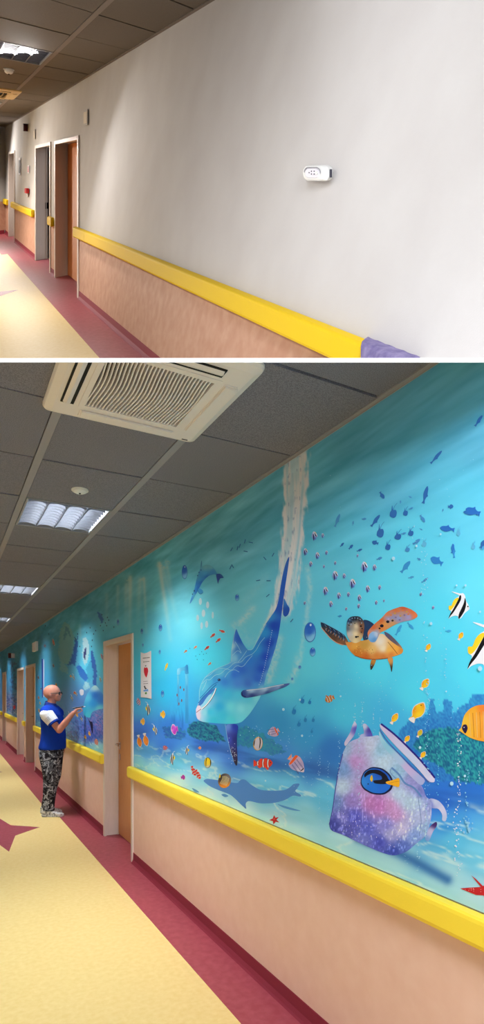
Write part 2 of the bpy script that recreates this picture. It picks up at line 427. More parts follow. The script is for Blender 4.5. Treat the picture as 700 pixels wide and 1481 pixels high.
# ------------------------------------------------------------------ THE MURAL
def rect(px, py):
    """rectify a traced point of the mural onto the wall plane x=0: returns (along, height)"""
    dx = (px-350)/FPX; dz = (VPY-py)/FPX
    kx = FWD.x+RGT.x*dx; ky = FWD.y+RGT.y*dx
    t = -EYE.x/kx
    return ky*t, EYE.z+dz*t
def unrect(s, z):
    qx = -EYE.x; Y = qx*FWD.x+s*FWD.y; X = qx*RGT.x+s*RGT.y
    return 350+FPX*X/Y, VPY-FPX*(z-EYE.z)/Y
def vnoise(x, y, seed=0):
    xi = np.floor(x).astype(int); yi = np.floor(y).astype(int); xf = x-xi; yf = y-yi
    def h(a, b):
        n = (a*374761393+b*668265263+seed*1442695041) & 0xffffffff
        n = ((n ^ (n >> 13))*1274126177) & 0xffffffff
        return ((n ^ (n >> 16)) & 0xffff)/65535.
    u = xf*xf*(3-2*xf); v = yf*yf*(3-2*yf)
    return (h(xi, yi)*(1-u)+h(xi+1, yi)*u)*(1-v)+(h(xi, yi+1)*(1-u)+h(xi+1, yi+1)*u)*v
def fbm(x, y, o=4, seed=0):
    r = 0; a = .5; t = 0
    for k in range(o): r = r+a*vnoise(x*2**k, y*2**k, seed+k); t += a; a *= .5
    return r/t
def srgb_lin(c):
    c = np.clip(c, 0, 255)/255.
    return np.where(c <= .04045, c/12.92, ((c+.055)/1.055)**2.4)
def idw(px, py, anchors, p=1.7, eps=40.):
    num = np.zeros((len(px), 3)); den = np.zeros(len(px))
    for ax, ay, c in anchors:
        wt = 1/((px-ax)**2+(py-ay)**2+eps)**p
        num += wt[:, None]*np.array(c, float); den += wt
    return num/den[:, None]
def inpoly(px, py, poly):
    ins = np.zeros(len(px), bool); n = len(poly); j = n-1
    for i in range(n):
        xi, yi = poly[i]; xj, yj = poly[j]
        c = ((yi > py) != (yj > py)) & (px < (xj-xi)*(py-yi)/((yj-yi) or 1e-9)+xi)
        ins ^= c; j = i
    return ins
def segdist(px, py, pts):
    d = np.full(len(px), 1e9)
    for (x0, y0), (x1, y1) in zip(pts[:-1], pts[1:]):
        dx, dy = x1-x0, y1-y0; t = np.clip(((px-x0)*dx+(py-y0)*dy)/(dx*dx+dy*dy+1e-9), 0, 1)
        d = np.minimum(d, np.hypot(px-x0-t*dx, py-y0-t*dy))
    return d
def mix(c, col, a): return c*(1-a[:, None])+np.array(col, float)*a[:, None]
def sstep(a, b, x):
    t = np.clip((x-a)/(b-a), 0, 1); return t*t*(3-2*t)

BASE = [(640,540,(88,160,190)),(560,560,(88,160,190)),(500,620,(86,160,188)),(690,620,(86,165,196)),(450,700,(88,170,198)),(410,700,(88,166,194)),
 (560,700,(84,168,200)),(690,740,(95,195,225)),(600,790,(88,195,224)),(480,820,(86,182,210)),(690,860,(96,208,234)),(560,860,(86,200,228)),(640,900,(80,204,232)),
 (540,960,(74,200,230)),(680,980,(76,204,232)),(450,960,(84,195,222)),(450,1020,(66,176,216)),(500,1030,(66,184,222)),(600,1000,(72,200,230)),(650,1000,(72,196,230)),
 (450,1060,(48,145,205)),(480,1085,(38,112,192)),(560,1040,(60,170,220)),(640,1080,(34,112,192)),(680,1130,(34,106,200)),(640,1160,(34,104,206)),(650,1190,(50,140,212)),(660,1215,(84,180,222)),
 (690,1235,(104,190,224)),(650,1270,(160,208,224)),(690,1300,(170,208,224)),(560,1240,(160,208,224)),(500,1215,(165,212,226)),(470,1150,(84,178,220)),(440,1180,(138,203,225)),(450,1115,(52,126,202)),(400,1092,(60,130,210)),
 (380,1140,(96,186,224)),(420,1140,(90,180,222)),(340,1095,(54,118,208)),(300,1070,(46,106,202)),(300,1125,(130,206,230)),(255,1105,(100,196,230)),(240,1078,(50,120,215)),(210,1092,(76,160,226)),
 (220,1112,(150,212,230)),(205,1102,(130,205,230)),(255,1130,(196,224,232)),(300,1150,(196,224,232)),(350,1172,(186,220,232)),(400,1195,(180,218,230)),(430,1205,(176,216,230)),(205,1060,(46,112,216)),(250,1055,(44,120,214)),
 (210,1020,(60,170,225)),(240,1000,(44,186,232)),(225,960,(60,200,235)),(230,920,(96,204,230)),(300,950,(70,208,236)),(260,1020,(50,176,230)),(280,900,(112,216,234)),(350,870,(104,192,214)),(240,870,(108,205,222)),(260,850,(106,196,214)),(300,810,(92,172,194)),
 (350,760,(88,166,190)),(300,780,(90,164,186)),(205,860,(94,180,202)),(170,850,(88,166,188)),(205,900,(84,184,214)),(400,1050,(44,140,200)),(350,1060,(40,130,196)),(420,990,(78,190,220)),
 (140,880,(84,160,184)),(120,925,(92,190,214)),(100,950,(78,160,196)),(60,950,(66,150,182)),(20,965,(60,140,176)),(70,1000,(60,165,215)),(130,960,(90,204,232)),
 (110,1020,(84,136,196)),(130,1062,(48,88,190)),(100,1072,(110,170,210)),(142,1083,(134,198,214)),(110,1078,(120,180,205)),(90,1010,(92,144,200)),(15,1020,(64,116,186)),(18,1038,(150,190,210)),
 (45,1010,(60,160,210)),(57,1000,(56,160,222)),(52,1030,(60,150,210)),(56,1055,(120,190,214)),(24,990,(60,140,190)),(3,1000,(70,120,160))]
def paint_water(s, z):
    px, py = unrect(s, z); c = idw(px, py, BASE)*np.array([.99, 1.05, 1.07])+np.array([9, 5, 4])
    # surface ripples under the ceiling
    top = sstep(2.0, 2.8, z)
    r = fbm(s*1.6+z*2.2, z*15-s*1.1, 5, 3); c = c+((r-.5)*70*top)[:, None]*np.array([1, .9, .8])
    r = fbm(s*3, z*30+s*3, 3, 9); c = c+((r-.5)*44*top)[:, None]
    # left light shafts
    for x0, y0, x1, y1, wd, a in [(231,815,247,925,3.2,.55),(236,822,258,900,3,.22),(189,835,188,915,3.2,.5),(183,845,182,905,3,.3),(203,838,200,900,3.5,.3),(209,836,212,915,2.2,.38),(171,848,170,905,2.5,.25),(241,812,252,870,2.5,.25),
                                   (155,860,154,905,3,.2),(116,905,117,950,2,.2)]:
        d = segdist(px, py, [(x0, y0), (x1, y1)]); fade = 1-sstep(0, 1, (py-y0)/(y1-y0))*.75
        c = mix(c, (220, 228, 226), np.exp(-(d/wd)**2)*min(1, a*1.35)*fade)
    for x0, y0 in [(232,818),(238,820),(186,839),(206,838),(243,813)]:
        d = np.hypot((px-x0)/5, (py-y0)/3); c = mix(c, (214, 220, 214), np.exp(-d*d)*.5*sstep(.35, .6, fbm(px*.5, py*.5, 3, 5)))
    # plunging curtain of bubbles round the big dolphin
    L = [(409,668),(410,720),(409,775),(402,830),(393,875),(387,900)]; Rr = [(447,652),(446,700),(441,760),(437,800),(432,850),(425,880),(416,896)]
    lx = np.interp(py, [p[1] for p in L], [p[0] for p in L]); rx = np.interp(py, [p[1] for p in Rr], [p[0] for p in Rr])
    u = (px-lx)/(rx-lx); jag = (fbm(px*.3, py*.07, 4, 21)-.5)*.34
    m = sstep(-.06, .12, u+jag)*(1-sstep(.88, 1.08, u+jag))*sstep(640, 660, py)*(1-sstep(880, 905, py))
    st = fbm((px-lx)*.30, py*.012, 4, 31)
    streak = sstep(.32, .62, st); m2 = m*(.62+.36*streak)
    gap = np.exp(-((u-.80+.0*py)/.05)**2)*.5*sstep(670, 720, py); m2 = m2*(1-gap)
    c = mix(c, (226, 224, 232), np.clip(m2, 0, .95))
    sp = .7*sstep(.66, .78, fbm(px*.5, py*.10, 3, 41))*m*sstep(.3, .5, 1-np.abs(u-.5)); c = mix(c, (84, 120, 176), sp*.6)
    # bubble trails right of the dolphin and round the fin
    for pts, wd, a in [([(445,820),(450,850),(446,880),(441,920),(434,955),(424,985)],4,.42),([(404,925),(397,960),(388,985)],7,.55),([(340,905),(352,897),(366,880)],5,.5),([(352,915),(360,930),(365,925)],8,.22),
                        ([(372,935),(382,908),(392,890)],2.6,.75),([(386,905),(392,892),(402,876)],4,.6),([(356,870),(385,835)],6,.12),([(416,985),(426,975),(431,950)],5,.28)]:
        d = segdist(px, py, pts); n = sstep(.3, .62, fbm(px*.4, py*.4, 3, 51)); c = mix(c, (216, 222, 226), np.exp(-(d/wd)**2)*a*(.35+.65*n))
    # sea bed: caustic lines and darker ridges
    hb = np.interp(px, [0,150,200,280,330,420,470,560,700], [1040,1066,1072,1080,1092,1105,1118,1150,1160])
    bed = sstep(-8, 14, py-hb)
    r = np.abs(fbm(s*2.2, z*11+s*.8, 4, 61)-.5)*2; c = mix(c, (222, 242, 246), (1-sstep(0, .07, r))*bed*.62)
    r = fbm(s*1.2, z*13+s*.7, 4, 71); c = c+((r-.5)*46*bed)[:, None]
    r = fbm(s*1.5, z*14+s*.6, 4, 73); rid = np.exp(-((py-hb+3)/12)**2); c = mix(c, (36, 84, 176), rid*sstep(.42, .62, r)*.6)
    # reefs
    def reef(poly, col_a, col_b, seed, a=1., soft=4):
        nonlocal c
        jx = (fbm(px*.25, py*.25, 3, seed)-.5)*7; jy = (fbm(px*.25+9, py*.25, 3, seed+1)-.5)*7
        ins = inpoly(px+jx, py+jy, poly).astype(float)
        n = fbm(px*.55, py*.75, 3, seed+2); n = sstep(.32, .68, n)[:, None]
        cc = np.array(col_a)*(1-n)+np.array(col_b)*n
        k = (ins*a)[:, None]; c = c*(1-k)+cc*k
    reef([(572,1072),(585,1050),(598,1040),(600,1026),(605,1040),(620,1032),(622,1012),(628,1012),(632,1032),(642,1030),(643,1014),(650,1010),(656,1020),(656,1034),(668,1022),(680,1016),(684,1004),(700,1004),(730,1010),(730,1130),(640,1130),(600,1100)], (34,104,196), (52,140,212), 81, .75)
    reef([(604,1068),(622,1055),(650,1052),(672,1056),(700,1066),(730,1072),(730,1120),(700,1135),(660,1128),(640,1110),(612,1095),(600,1080)], (20,92,140), (48,168,176), 91, .95)
    reef([(274,1050),(280,1044),(300,1044),(314,1050),(322,1064),(328,1072),(300,1072),(280,1068),(272,1060)], (14,70,130), (40,150,160), 101, .95)
    reef([(340,1056),(358,1050),(380,1062),(400,1074),(416,1088),(395,1092),(360,1080),(340,1078)], (34,110,172), (44,158,160), 111, .6)
    reef([(236,1052),(262,1050),(270,1062),(262,1070),(240,1066)], (30,80,180), (50,140,180), 121, .7)
    # vertical weeds left
    wd_ = sstep(.5, .7, fbm(px*.9, py*.05, 3, 131))*np.exp(-((px-258)/30)**2)*sstep(1015, 1045, py)*(1-sstep(1050, 1065, py)); c = mix(c, (30, 110, 205), wd_*.5)
    # far part of the wall, beyond the first door: paler whale shapes and coral
    def blob(pts, col, a, seed=0, j=1.5):
        nonlocal c
        jx = (fbm(px*.5, py*.5, 3, 140+seed)-.5)*j*2
        c = mix(c, col, inpoly(px+jx, py+jx, [(60+.1571*x, 870+.1571*y) for x, y in pts])*a)
    far = px < 152
    blob([(160,500),(170,260),(215,190),(260,215),(300,320),(305,430),(260,580),(200,560)], (150,190,188), .55, 1, 3)
    blob([(205,330),(225,230),(250,240),(275,330),(262,330),(240,270),(222,330),(220,370)], (60,130,180), .6, 2)
    blob([(180,640),(165,520),(200,560),(250,620),(240,680),(215,640)], (160,200,205), .5, 3, 4)
    blob([(240,600),(290,480),(310,390),(308,320),(322,350),(340,300),(332,450),(315,600),(290,570)], (40,96,184), .9, 4)
    blob([(380,520),(384,350),(405,322),(436,370),(442,480),(420,570),(400,590)], (205,228,236), .8, 5)
    blob([(388,470),(398,440),(414,420),(412,500),(402,535),(390,510)], (20,34,110), .95, 6, .6)
    blob([(320,600),(350,580),(400,640),(432,700),(412,735),(360,690)], (44,112,214), .85, 7)
    blob([(410,620),(440,560),(470,520),(490,600),(480,700),(440,740)], (70,180,226), .8, 8)
    blob([(456,470),(472,440),(500,560),(512,640),(508,790),(475,760),(480,640),(462,560)], (50,96,196), .85, 9)
    blob([(514,90),(545,110),(578,170),(552,198),(522,130)], (40,92,180), .8, 10)
    blob([(400,740),(440,750),(450,800),(400,820),(380,780)], (170,224,238), .8, 11)
    blob([(460,830),(480,780),(520,790),(540,850),(470,900)], (40,70,190), .8, 12)
    fx = px < 150
    n = fbm(px*.7, py*.7, 3, 151); k = fx*sstep(1010, 1045, py)*(1-sstep(1068, 1080, py))*(px > 85)
    c = mix(c, (150, 110, 200), k*sstep(.55, .7, n)*.6); c = mix(c, (24, 50, 150), k*sstep(.55, .7, 1-n)*.55)
    k = np.exp(-((px-143)/9)**2-((py-1042)/16)**2); c = mix(c, (190, 130, 205), k*sstep(.4, .6, n)*.8)
    k = ((px > 9) & (px < 27))*sstep(995, 1010, py)*(1-sstep(1030, 1036, py)); n = fbm(px*1.1, py*.9, 3, 161)
    c = mix(c, (60, 50, 110), k*sstep(.5, .62, n)*.8); c = mix(c, (190, 150, 160), k*sstep(.55, .66, 1-n)*.7)
    k = ((px > 14) & (px < 27))*sstep(948, 960, py)*(1-sstep(998, 1002, py)); c = mix(c, (70, 70, 130), k*sstep(.52, .62, fbm(px*1.0, py*.3, 3, 171))*.7)
    k = ((px > 96) & (px < 112))*sstep(1055, 1062, py)*(1-sstep(1076, 1080, py)); c = mix(c, (90, 90, 120), k*sstep(.45, .6, fbm(px*1.2, py*.5, 3, 181))*.7)
    # vase shadow on the sand
    d = segdist(px, py, [(520,1212),(560,1225),(600,1245),(648,1272)]); c = mix(c, (44, 104, 180), np.exp(-(d/8.)**2)*.85)
    return c
MX = -.004
mural = thing('mural', 'huge printed underwater mural covering the corridor wall above the yellow handrail', 'mural', (0, 3.5, .92))
def water_grid(s0, s1, z0, z1, idx):
    ss = [s0]
    while ss[-1] < s1:
        Y = 1.5875*FWD.x+ss[-1]*FWD.y; ss.append(ss[-1]+max(.0042*(Y/2)**2, .004))
    ss[-1] = s1; ss = np.array(ss); step = .0065 if s0 < 5 else .012
    zz = np.linspace(z0, z1, int((z1-z0)/step)+2)
    S, Z = np.meshgrid(ss, zz); s = S.ravel(); z = Z.ravel()
    c = srgb_lin(paint_water(s, z)); ns = len(ss); nz = len(zz)
    me = bpy.data.meshes.new('painted_water'); o0 = Vector(mural['_o'])
    co = np.stack([np.full(len(s), MX), s, z], 1)-np.array(o0)
    i = np.arange(ns-1)[None, :]+np.arange(nz-1)[:, None]*ns; i = i.ravel()
    f = np.stack([i, i+ns, i+ns+1, i+1], 1)
    me.vertices.add(len(co)); me.vertices.foreach_set('co', co.ravel())
    me.loops.add(f.size); me.loops.foreach_set('vertex_index', f.ravel().astype(np.int32))
    me.polygons.add(len(f)); me.polygons.foreach_set('loop_start', (np.arange(len(f))*4).astype(np.int32))
    me.update(); a = me.color_attributes.new('Col', 'FLOAT_COLOR', 'POINT')
    a.data.foreach_set('color', np.concatenate([c, np.ones((len(c), 1))], 1).ravel().astype(np.float32))
    bm = bmesh.new(); bm.from_mesh(me)
    bmesh.ops.bisect_plane(bm, geom=bm.verts[:]+bm.edges[:]+bm.faces[:], plane_co=EYE-o0, plane_no=N_LOW, clear_outer=True)
    bm.to_mesh(me); bm.free(); me.materials.append(M['print'])
    ob = bpy.data.objects.new('painted_water', me); COL.objects.link(ob); ob.parent = mural; ob['label'] = 'blue sea background of the mural'
edges = [.9]+[e for a, b, h in DL for e in (a, b)]+[26.9]
for k in range(0, len(edges), 2): water_grid(edges[k], edges[k+1], .9228, CEIL-.012, k)
for a, b, h in DL: water_grid(a, b, h+.001, CEIL-.012, 99)

LIFT = [0]
class Art:
    """flat printed figure: polygons in traced coordinates, rectified onto the wall, coloured per vertex"""
    def __init__(s, lift=1): LIFT[0] += 1; s.V = []; s.F = []; s.C = []; s.l = lift+(LIFT[0] % 37)*.14; s.k = 0
    def poly(s, pts, col, step=None, smooth=True, kk=1):
        """col = rgb, list of anchors (x,y,rgb) or callable(px,py)->rgb array"""
        if smooth and len(pts) > 3: pts = chaikin(pts, 2)
        v = [Vector(p) for p in pts]; n = len(v); flat = not callable(col) and not isinstance(col[0], (tuple, list))
        if step and not flat:
            xs = [p[0] for p in pts]; ys = [p[1] for p in pts]
            gx, gy = np.meshgrid(np.arange(min(xs), max(xs), step), np.arange(min(ys), max(ys), step)); gx = gx.ravel(); gy = gy.ravel()
            k = inpoly(gx, gy, pts) & (segdist(gx, gy, pts+[pts[0]]) > step*.35)
            v += [Vector((x, y)) for x, y in zip(gx[k], gy[k])]
        r = delaunay_2d_cdt(v, [], [list(range(n))], 1, 1e-5)
        vs, fs = r[0], r[2]; px = np.array([p.x for p in vs]); py = np.array([p.y for p in vs])
        if flat: c = np.tile(np.array(col, float), (len(vs), 1))
        elif callable(col): c = col(px, py)
        else: c = idw(px, py, col, 1.5, 6.)
        c = srgb_lin(c*np.array([1, 1.01, 1.04])); b = len(s.V); x = MX-.00022*s.l-.00009*s.k-.0003; s.k += kk
        for i in range(len(vs)):
            a, z = rect(px[i], py[i]); s.V.append((x, a, z)); s.C.append(c[i])
        s.F += [[b+i for i in f] for f in fs if len(f) >= 3]
        return s
    def line(s, pts, wd, col):
        pts = chaikin(pts, 2, False) if len(pts) > 2 else pts
        L = []; R_ = []
        for i, p in enumerate(pts):
            q0 = pts[max(i-1, 0)]; q1 = pts[min(i+1, len(pts)-1)]; dx, dy = q1[0]-q0[0], q1[1]-q0[1]; l = math.hypot(dx, dy) or 1
            L.append((p[0]-dy/l*wd/2, p[1]+dx/l*wd/2)); R_.append((p[0]+dy/l*wd/2, p[1]-dx/l*wd/2))
        b = len(s.V); x = MX-.00022*s.l-.00009*s.k-.0003; s.k += .15; c = srgb_lin(np.array(col, float))
        for p in L+R_:
            a, z = rect(*p); s.V.append((x, a, z)); s.C.append(c)
        n = len(L); s.F += [[b+i, b+i+1, b+n+i+1, b+n+i] for i in range(n-1)]
        return s
    def dot(s, x, y, rx, ry, col, n=10):
        return s.poly([(x+rx*math.cos(2*math.pi*i/n), y+ry*math.sin(2*math.pi*i/n)) for i in range(n)], col, smooth=False, kk=.06)
    def build(s, name, label=None, parent=mural, kind=None):
        o0 = Vector(parent['_o']); me = bpy.data.meshes.new(name)
        me.from_pydata([(x-o0.x, y-o0.y, z-o0.z) for x, y, z in s.V], [], s.F)
        a = me.color_attributes.new('Col', 'FLOAT_COLOR', 'POINT')
        a.data.foreach_set('color', np.array([(*c, 1) for c in s.C], np.float32).ravel())
        me.materials.append(M['print']); ob = bpy.data.objects.new(name, me); COL.objects.link(ob); ob.parent = parent
        if label: ob['label'] = label
        if kind: ob['kind'] = kind
        return ob
def chaikin(p, n, closed=True):
    for _ in range(n):
        q = []
        m = len(p)
        if not closed: q.append(p[0])
        for i in range(m if closed else m-1):
            a, b = p[i], p[(i+1) % m]
            q += [(a[0]*.8+b[0]*.2, a[1]*.8+b[1]*.2), (a[0]*.2+b[0]*.8, a[1]*.2+b[1]*.8)]
        if not closed: q.append(p[-1])
        p = q
    return p
def zc(x0, y0, k, pts): return [(x0+k*x, y0+k*y) for x, y in pts]
# --- shadow of the dolphin printed on the sand
A = Art(1)
A.poly(zc(280, 1060, .2429, [(58,285),(80,272),(130,278),(200,290),(268,300),(280,280),(300,275),(318,282),(345,308),(400,340),(480,345),(550,340),(580,322),(600,302),(640,300),(622,330),(605,347),(647,370),(640,380),(595,370),(550,400),(480,418),(400,420),(330,402),(312,420),(320,457),(290,430),(250,390),(220,365),(150,340),(100,318)]), (78,136,206))
A.poly(zc(280, 1060, .2429, [(495,420),(560,438),(655,466),(600,462),(540,446)]), (84,150,210))
A.poly(zc(280, 1060, .2429, [(165,366),(190,362),(215,376),(190,384)]), (84,150,210)); A.poly(zc(280, 1060, .2429, [(-10,325),(20,338),(42,356),(10,352)]), (84,150,210))
A.build('dolphin_shadow', 'blue dolphin silhouette on the painted sand')
# --- ruined colonnade
A = Art(1); k = (240, 900, .1571)
for x0, x1, y0, y1 in ((108,128,490,770), (182,212,470,930)):
    A.poly(zc(*k, [(x0,y0),(x1,y0),(x1,y1),(x0,y1)]), [(240+.1571*x0, 980, (130,216,238)), (240+.1571*(x0+x1)/2, 1000, (70,170,226)), (240+.1571*x1, 980, (80,184,228)), (240+.1571*x1, 1040, (50,150,216))], 1.2, False)
A.poly(zc(*k, [(108,430),(130,420),(180,410),(192,390),(208,392),(212,450),(215,475),(180,478),(178,440),(140,450),(135,480),(105,490)]), [(256,968,(150,220,240)),(266,966,(90,190,230)),(272,966,(44,130,200))], 1.2)
for x, y in ((138,600),(108,670),(150,720),(170,620),(125,750)): A.dot(240+.1571*x, 900+.1571*y, .9, 2.2, (150,90,110))
A.build('ruined_column', 'broken pale blue colonnade far off in the printed sea')
# --- the big dolphin
B = (28,78,190); T_ = (60,178,228)
DA = [(418,812,(46,100,190)),(412,850,(38,92,190)),(406,880,(34,84,190)),(398,905,(26,74,190)),(392,930,(24,72,196)),(386,950,(26,76,202)),(380,968,(30,84,206)),(374,982,(44,104,214)),
      (392,892,(50,140,214)),(384,915,(44,150,220)),(372,940,(46,150,222)),(360,955,(44,126,222)),(350,968,(44,108,216)),(340,975,(52,120,222)),(330,972,(70,170,230)),(320,972,(96,200,232)),
      (347,925,(36,96,200)),(345,940,(60,130,210)),(340,952,(130,200,230)),(350,950,(70,150,220)),(336,935,(170,215,230)),(305,985,(78,190,232)),(296,992,(96,206,236)),(292,1005,(80,196,232)),(312,985,(60,160,226)),
      (326,986,(58,140,226)),(345,988,(74,140,226)),(360,988,(64,120,216)),(372,992,(70,150,226)),(318,1000,(56,184,232)),(330,1005,(64,196,234)),(345,1005,(80,204,236)),(360,1010,(84,204,234)),(372,1008,(120,216,234)),
      (300,1018,(150,216,240)),(306,1012,(120,200,236)),(296,1030,(150,226,240)),(305,1030,(60,204,236)),(318,1022,(44,180,232)),(322,1035,(60,200,232)),(335,1022,(110,222,238)),(350,1025,(130,226,240)),(360,1025,(116,218,236)),(335,1042,(80,214,232)),(310,1043,(54,200,228)),(350,1040,(110,220,238)),(286,1034,(225,215,235)),(288,1026,(235,225,240)),(378,998,(130,210,230)),(388,975,(90,160,224)),(395,955,(80,150,222)),(401,935,(60,130,214))]
A = Art(2)
A.poly([(420.3,802.5),(417.5,823),(414.3,844),(411,866),(408.5,887),(405,913),(400.4,934),(396.9,944.6),(391,963),(385.4,979),(382,995),(377.4,1008.6),(370.6,1020),(361.4,1033.7),(348.9,1046.3),(327,1047),(308.9,1045.6),(295,1044.5),(287,1041),(284.4,1035),(284.6,1025),(289,1014),(288,1000),(291.7,988),(299.7,976.6),(313.4,967.4),(327,961.7),(334.5,958),(335.5,938.6),(339,919),(342.3,908),(346.8,919),(352,930),(358.6,939.6),(365,940.7),(371.4,930),(377.9,917),(384.3,904),(390.7,894.6),(400.4,881),(404.6,865.7),(406.8,848.6),(410,831),(414.3,814)], DA, 1.8)
# bright net of light on its back
W = (214,238,244)
for p in ([(289,1012),(289.5,998),(293,986),(301,976),(314,967),(328,961.5),(335,958)],[(336,957),(336.4,938),(339.5,920),(342,909)],[(359,940),(366,940),(372,929),(379,916),(386,903)],[(293,989),(300,982),(304,984),(312,976),(320,975),(328,967),(336,970),(343,962),(352,965),(360,955),(366,948)],
          [(297,980),(305,976),(311,970),(320,966),(330,968),(340,958),(350,958),(356,950),(366,946)],[(326,980),(331,972),(340,968),(347,972)],[(300,984),(297,992),(293,999)],[(345,958),(352,950),(358,941)],[(366,946),(372,940),(377,930),(384,922)],[(337,948),(345,940),(351,946),(346,936),(341,928)]):
    A.line(p, .5, (170,222,238))
for i in range(26):
    t = i/25; A.dot(376+17*t**.8*1.1, 990-78*t, .45, .7, (220,235,245), 6)
# jaw, mouth, eye
A.line([(314,990),(307,996),(300,1003),(293,1010),(288,1017)], 1.2, (24,110,196)); A.line([(317,986),(309,990),(302,997),(296,1004),(290,1010)], 1.0, (40,120,206))
A.poly([(313.8,994.5),(310,999),(303,1006),(296,1016),(288,1023),(287,1020),(293,1011),(300,1003),(307,997)], (60,128,214)); A.poly([(304,1004),(299,1010),(294,1018),(290,1022),(293,1022),(299,1018),(304,1012),(308,1004)], (150,222,244))
A.line([(313.6,995),(310.5,1003),(306,1011),(299.5,1019.5),(292.5,1025.5)], 1.5, (246,246,250)); A.line([(314.3,995.5),(311.5,1003.5),(307,1011.6),(300.5,1020),(293.5,1026)], .6, (26,40,90))
A.poly([(284.7,1031),(284.2,1025),(289,1019),(292,1024),(290,1028),(291.5,1035),(290,1041),(286.6,1039)], (236,222,236)); A.line([(285,1030.5),(288,1028),(292,1025.5)], .7, (170,60,80))
A.dot(318, 983.3, 2.5, 2.1, (40,84,170)); A.dot(317.9, 983.2, 1.5, 1.3, (16,18,40)); A.dot(317.4, 982.8, .4, .4, (240,240,240), 6)
A.build('dolphin', 'big diving blue dolphin, head down, amid a curtain of bubbles')
A = Art(9)
A.poly([(412,863.6),(416.4,874),(421,880.7),(418.6,889),(414,892.5),(410.6,889),(411,876)], [(412,868,(60,130,200)),(417,885,(34,84,180))], 1.5)
A.build('dolphin_fluke'); A = Art(10)
A.poly([(353,998),(350,1001),(350,1006),(355.7,1009.9),(370.6,1007.4),(388.9,1002.9),(404.9,997),(416.3,992.6),(422,988),(411.7,989),(398,991.4),(379.7,995.3),(361.4,997)], [(352,1003,(40,70,150)),(365,999,(160,200,232)),(366,1006,(40,60,130)),(385,997,(170,205,232)),(388,1002,(40,70,140)),(405,993,(140,180,220)),(408,996,(40,60,130)),(420,989,(70,100,170))], 1.3)
A.line([(351,1001),(352,1006),(357,1008)], 1.2, (20,30,90)); A.line([(358,998.5),(380,996.5),(398,992.5),(412,990)], .9, (206,222,238))
A.build('dolphin_fin', 'flipper of the big dolphin stretched to the right'); A = Art(9)
A.poly([(326.5,1047),(329.9,1068),(335,1088.6),(338.6,1100),(343.6,1109),(345,1100),(344,1081.7),(344,1063.4),(346.6,1047)], [(330,1050,(110,150,225)),(342,1050,(30,60,180)),(333,1070,(60,80,190)),(341,1070,(30,44,130)),(338,1095,(50,40,90)),(343,1105,(30,24,50))], 1.5)
A.line([(327,1047.5),(330.2,1068),(335.2,1088),(339,1100)], .8, (130,180,230))
for i in range(26): A.dot(333+random.gauss(6,4), 1085+random.gauss(4,9), .45, .55, (226,232,244), 6)
A.build('dolphin_fin', 'lower flipper of the big dolphin, pointing down')
# --- small leaping dolphin
A = Art(2); k = (260, 800, .1143)
A.poly(zc(*k, [(132,645),(145,590),(165,530),(190,470),(205,400),(220,330),(240,270),(265,200),(280,95),(287,95),(292,180),(310,158),(350,145),(400,155),(440,190),(475,245),(480,275),(440,268),(380,285),(330,325),(290,375),(262,430),(230,490),(190,560),(150,625)]),
       [(260+.1143*x, 800+.1143*y, c) for x, y, c in ((284,120,(60,120,170)),(230,320,(70,150,190)),(330,180,(110,180,196)),(400,180,(106,178,196)),(420,235,(60,140,200)),(330,260,(70,160,208)),(260,340,(56,150,206)),(350,300,(40,110,190)),(280,370,(36,104,190)),(240,440,(40,110,200)),(200,430,(60,160,216)),(185,520,(90,190,226)),(210,500,(40,120,206)),(150,600,(60,140,210)))], 1.3)
A.poly(zc(*k, [(465,262),(520,260),(550,285),(568,315),(520,318),(505,345),(492,397),(480,345)]), (46,76,160)); A.poly(zc(*k, [(236,455),(262,445),(300,470),(306,500),(270,527),(236,490)]), (64,160,214))
A.line(zc(*k, [(236,458),(240,492),(270,525),(305,500)]), .5, (30,90,170))
A.dot(260+.1143*192, 800+.1143*478, 1, 1.1, (24,60,130))
for x, y in ((278,215),(252,245),(235,285),(170,520)): A.dot(260+.1143*x, 800+.1143*y, .8, 1, (36,76,140))
A.build('dolphin', 'small leaping dolphin high in the printed sea')
# --- sea turtle
k = (455, 860, .2286)
def zt(l): return [(455+.2286*x, 860+.2286*y, c) for x, y, c in l]
A = Art(2)
A.poly(zc(*k, [(42,173),(62,178),(100,198),(150,225),(195,255),(218,295),(228,325),(190,318),(150,306),(110,278),(75,238),(48,205)]), zt([(60,190,(30,50,80)),(120,220,(24,44,78)),(180,260,(30,50,80)),(70,220,(70,60,60)),(120,275,(90,64,50)),(170,305,(140,90,60)),(215,300,(120,90,70))]), 1.5)
A.poly(zc(*k, [(308,158),(345,162),(388,190),(360,232),(345,285),(310,295)]), (36,60,96)); A.poly(zc(*k, [(440,230),(480,248),(530,298),(566,342),(530,345),(470,290)]), zt([(470,255,(90,84,110)),(520,300,(100,90,104)),(550,335,(170,120,80))]), 1.5)
A.poly(zc(*k, [(365,408),(397,410),(387,440),(362,484),(357,450)]), zt([(375,420,(190,130,60)),(365,470,(50,40,30))]), 1.5); A.poly(zc(*k, [(463,398),(502,394),(502,440),(494,499),(485,450)]), zt([(480,410,(214,150,80)),(494,480,(60,50,40))]), 1.5)
A.poly(zc(*k, [(198,300),(235,300),(300,292),(350,285),(400,255),(440,245),(480,288),(540,330),(569,345),(562,372),(522,387),(452,406),(380,413),(310,406),(258,386),(224,350)]),
       zt([(215,310,(214,140,70)),(260,330,(220,160,70)),(320,320,(196,150,70)),(270,370,(200,116,40)),(330,395,(196,100,40)),(370,350,(226,186,110)),(420,300,(232,222,204)),(440,340,(236,222,190)),(400,390,(210,130,60)),(480,350,(234,180,84)),(520,345,(236,170,70)),(555,355,(220,140,60)),(490,380,(216,130,60)),(440,395,(206,124,60))]), 1.8)
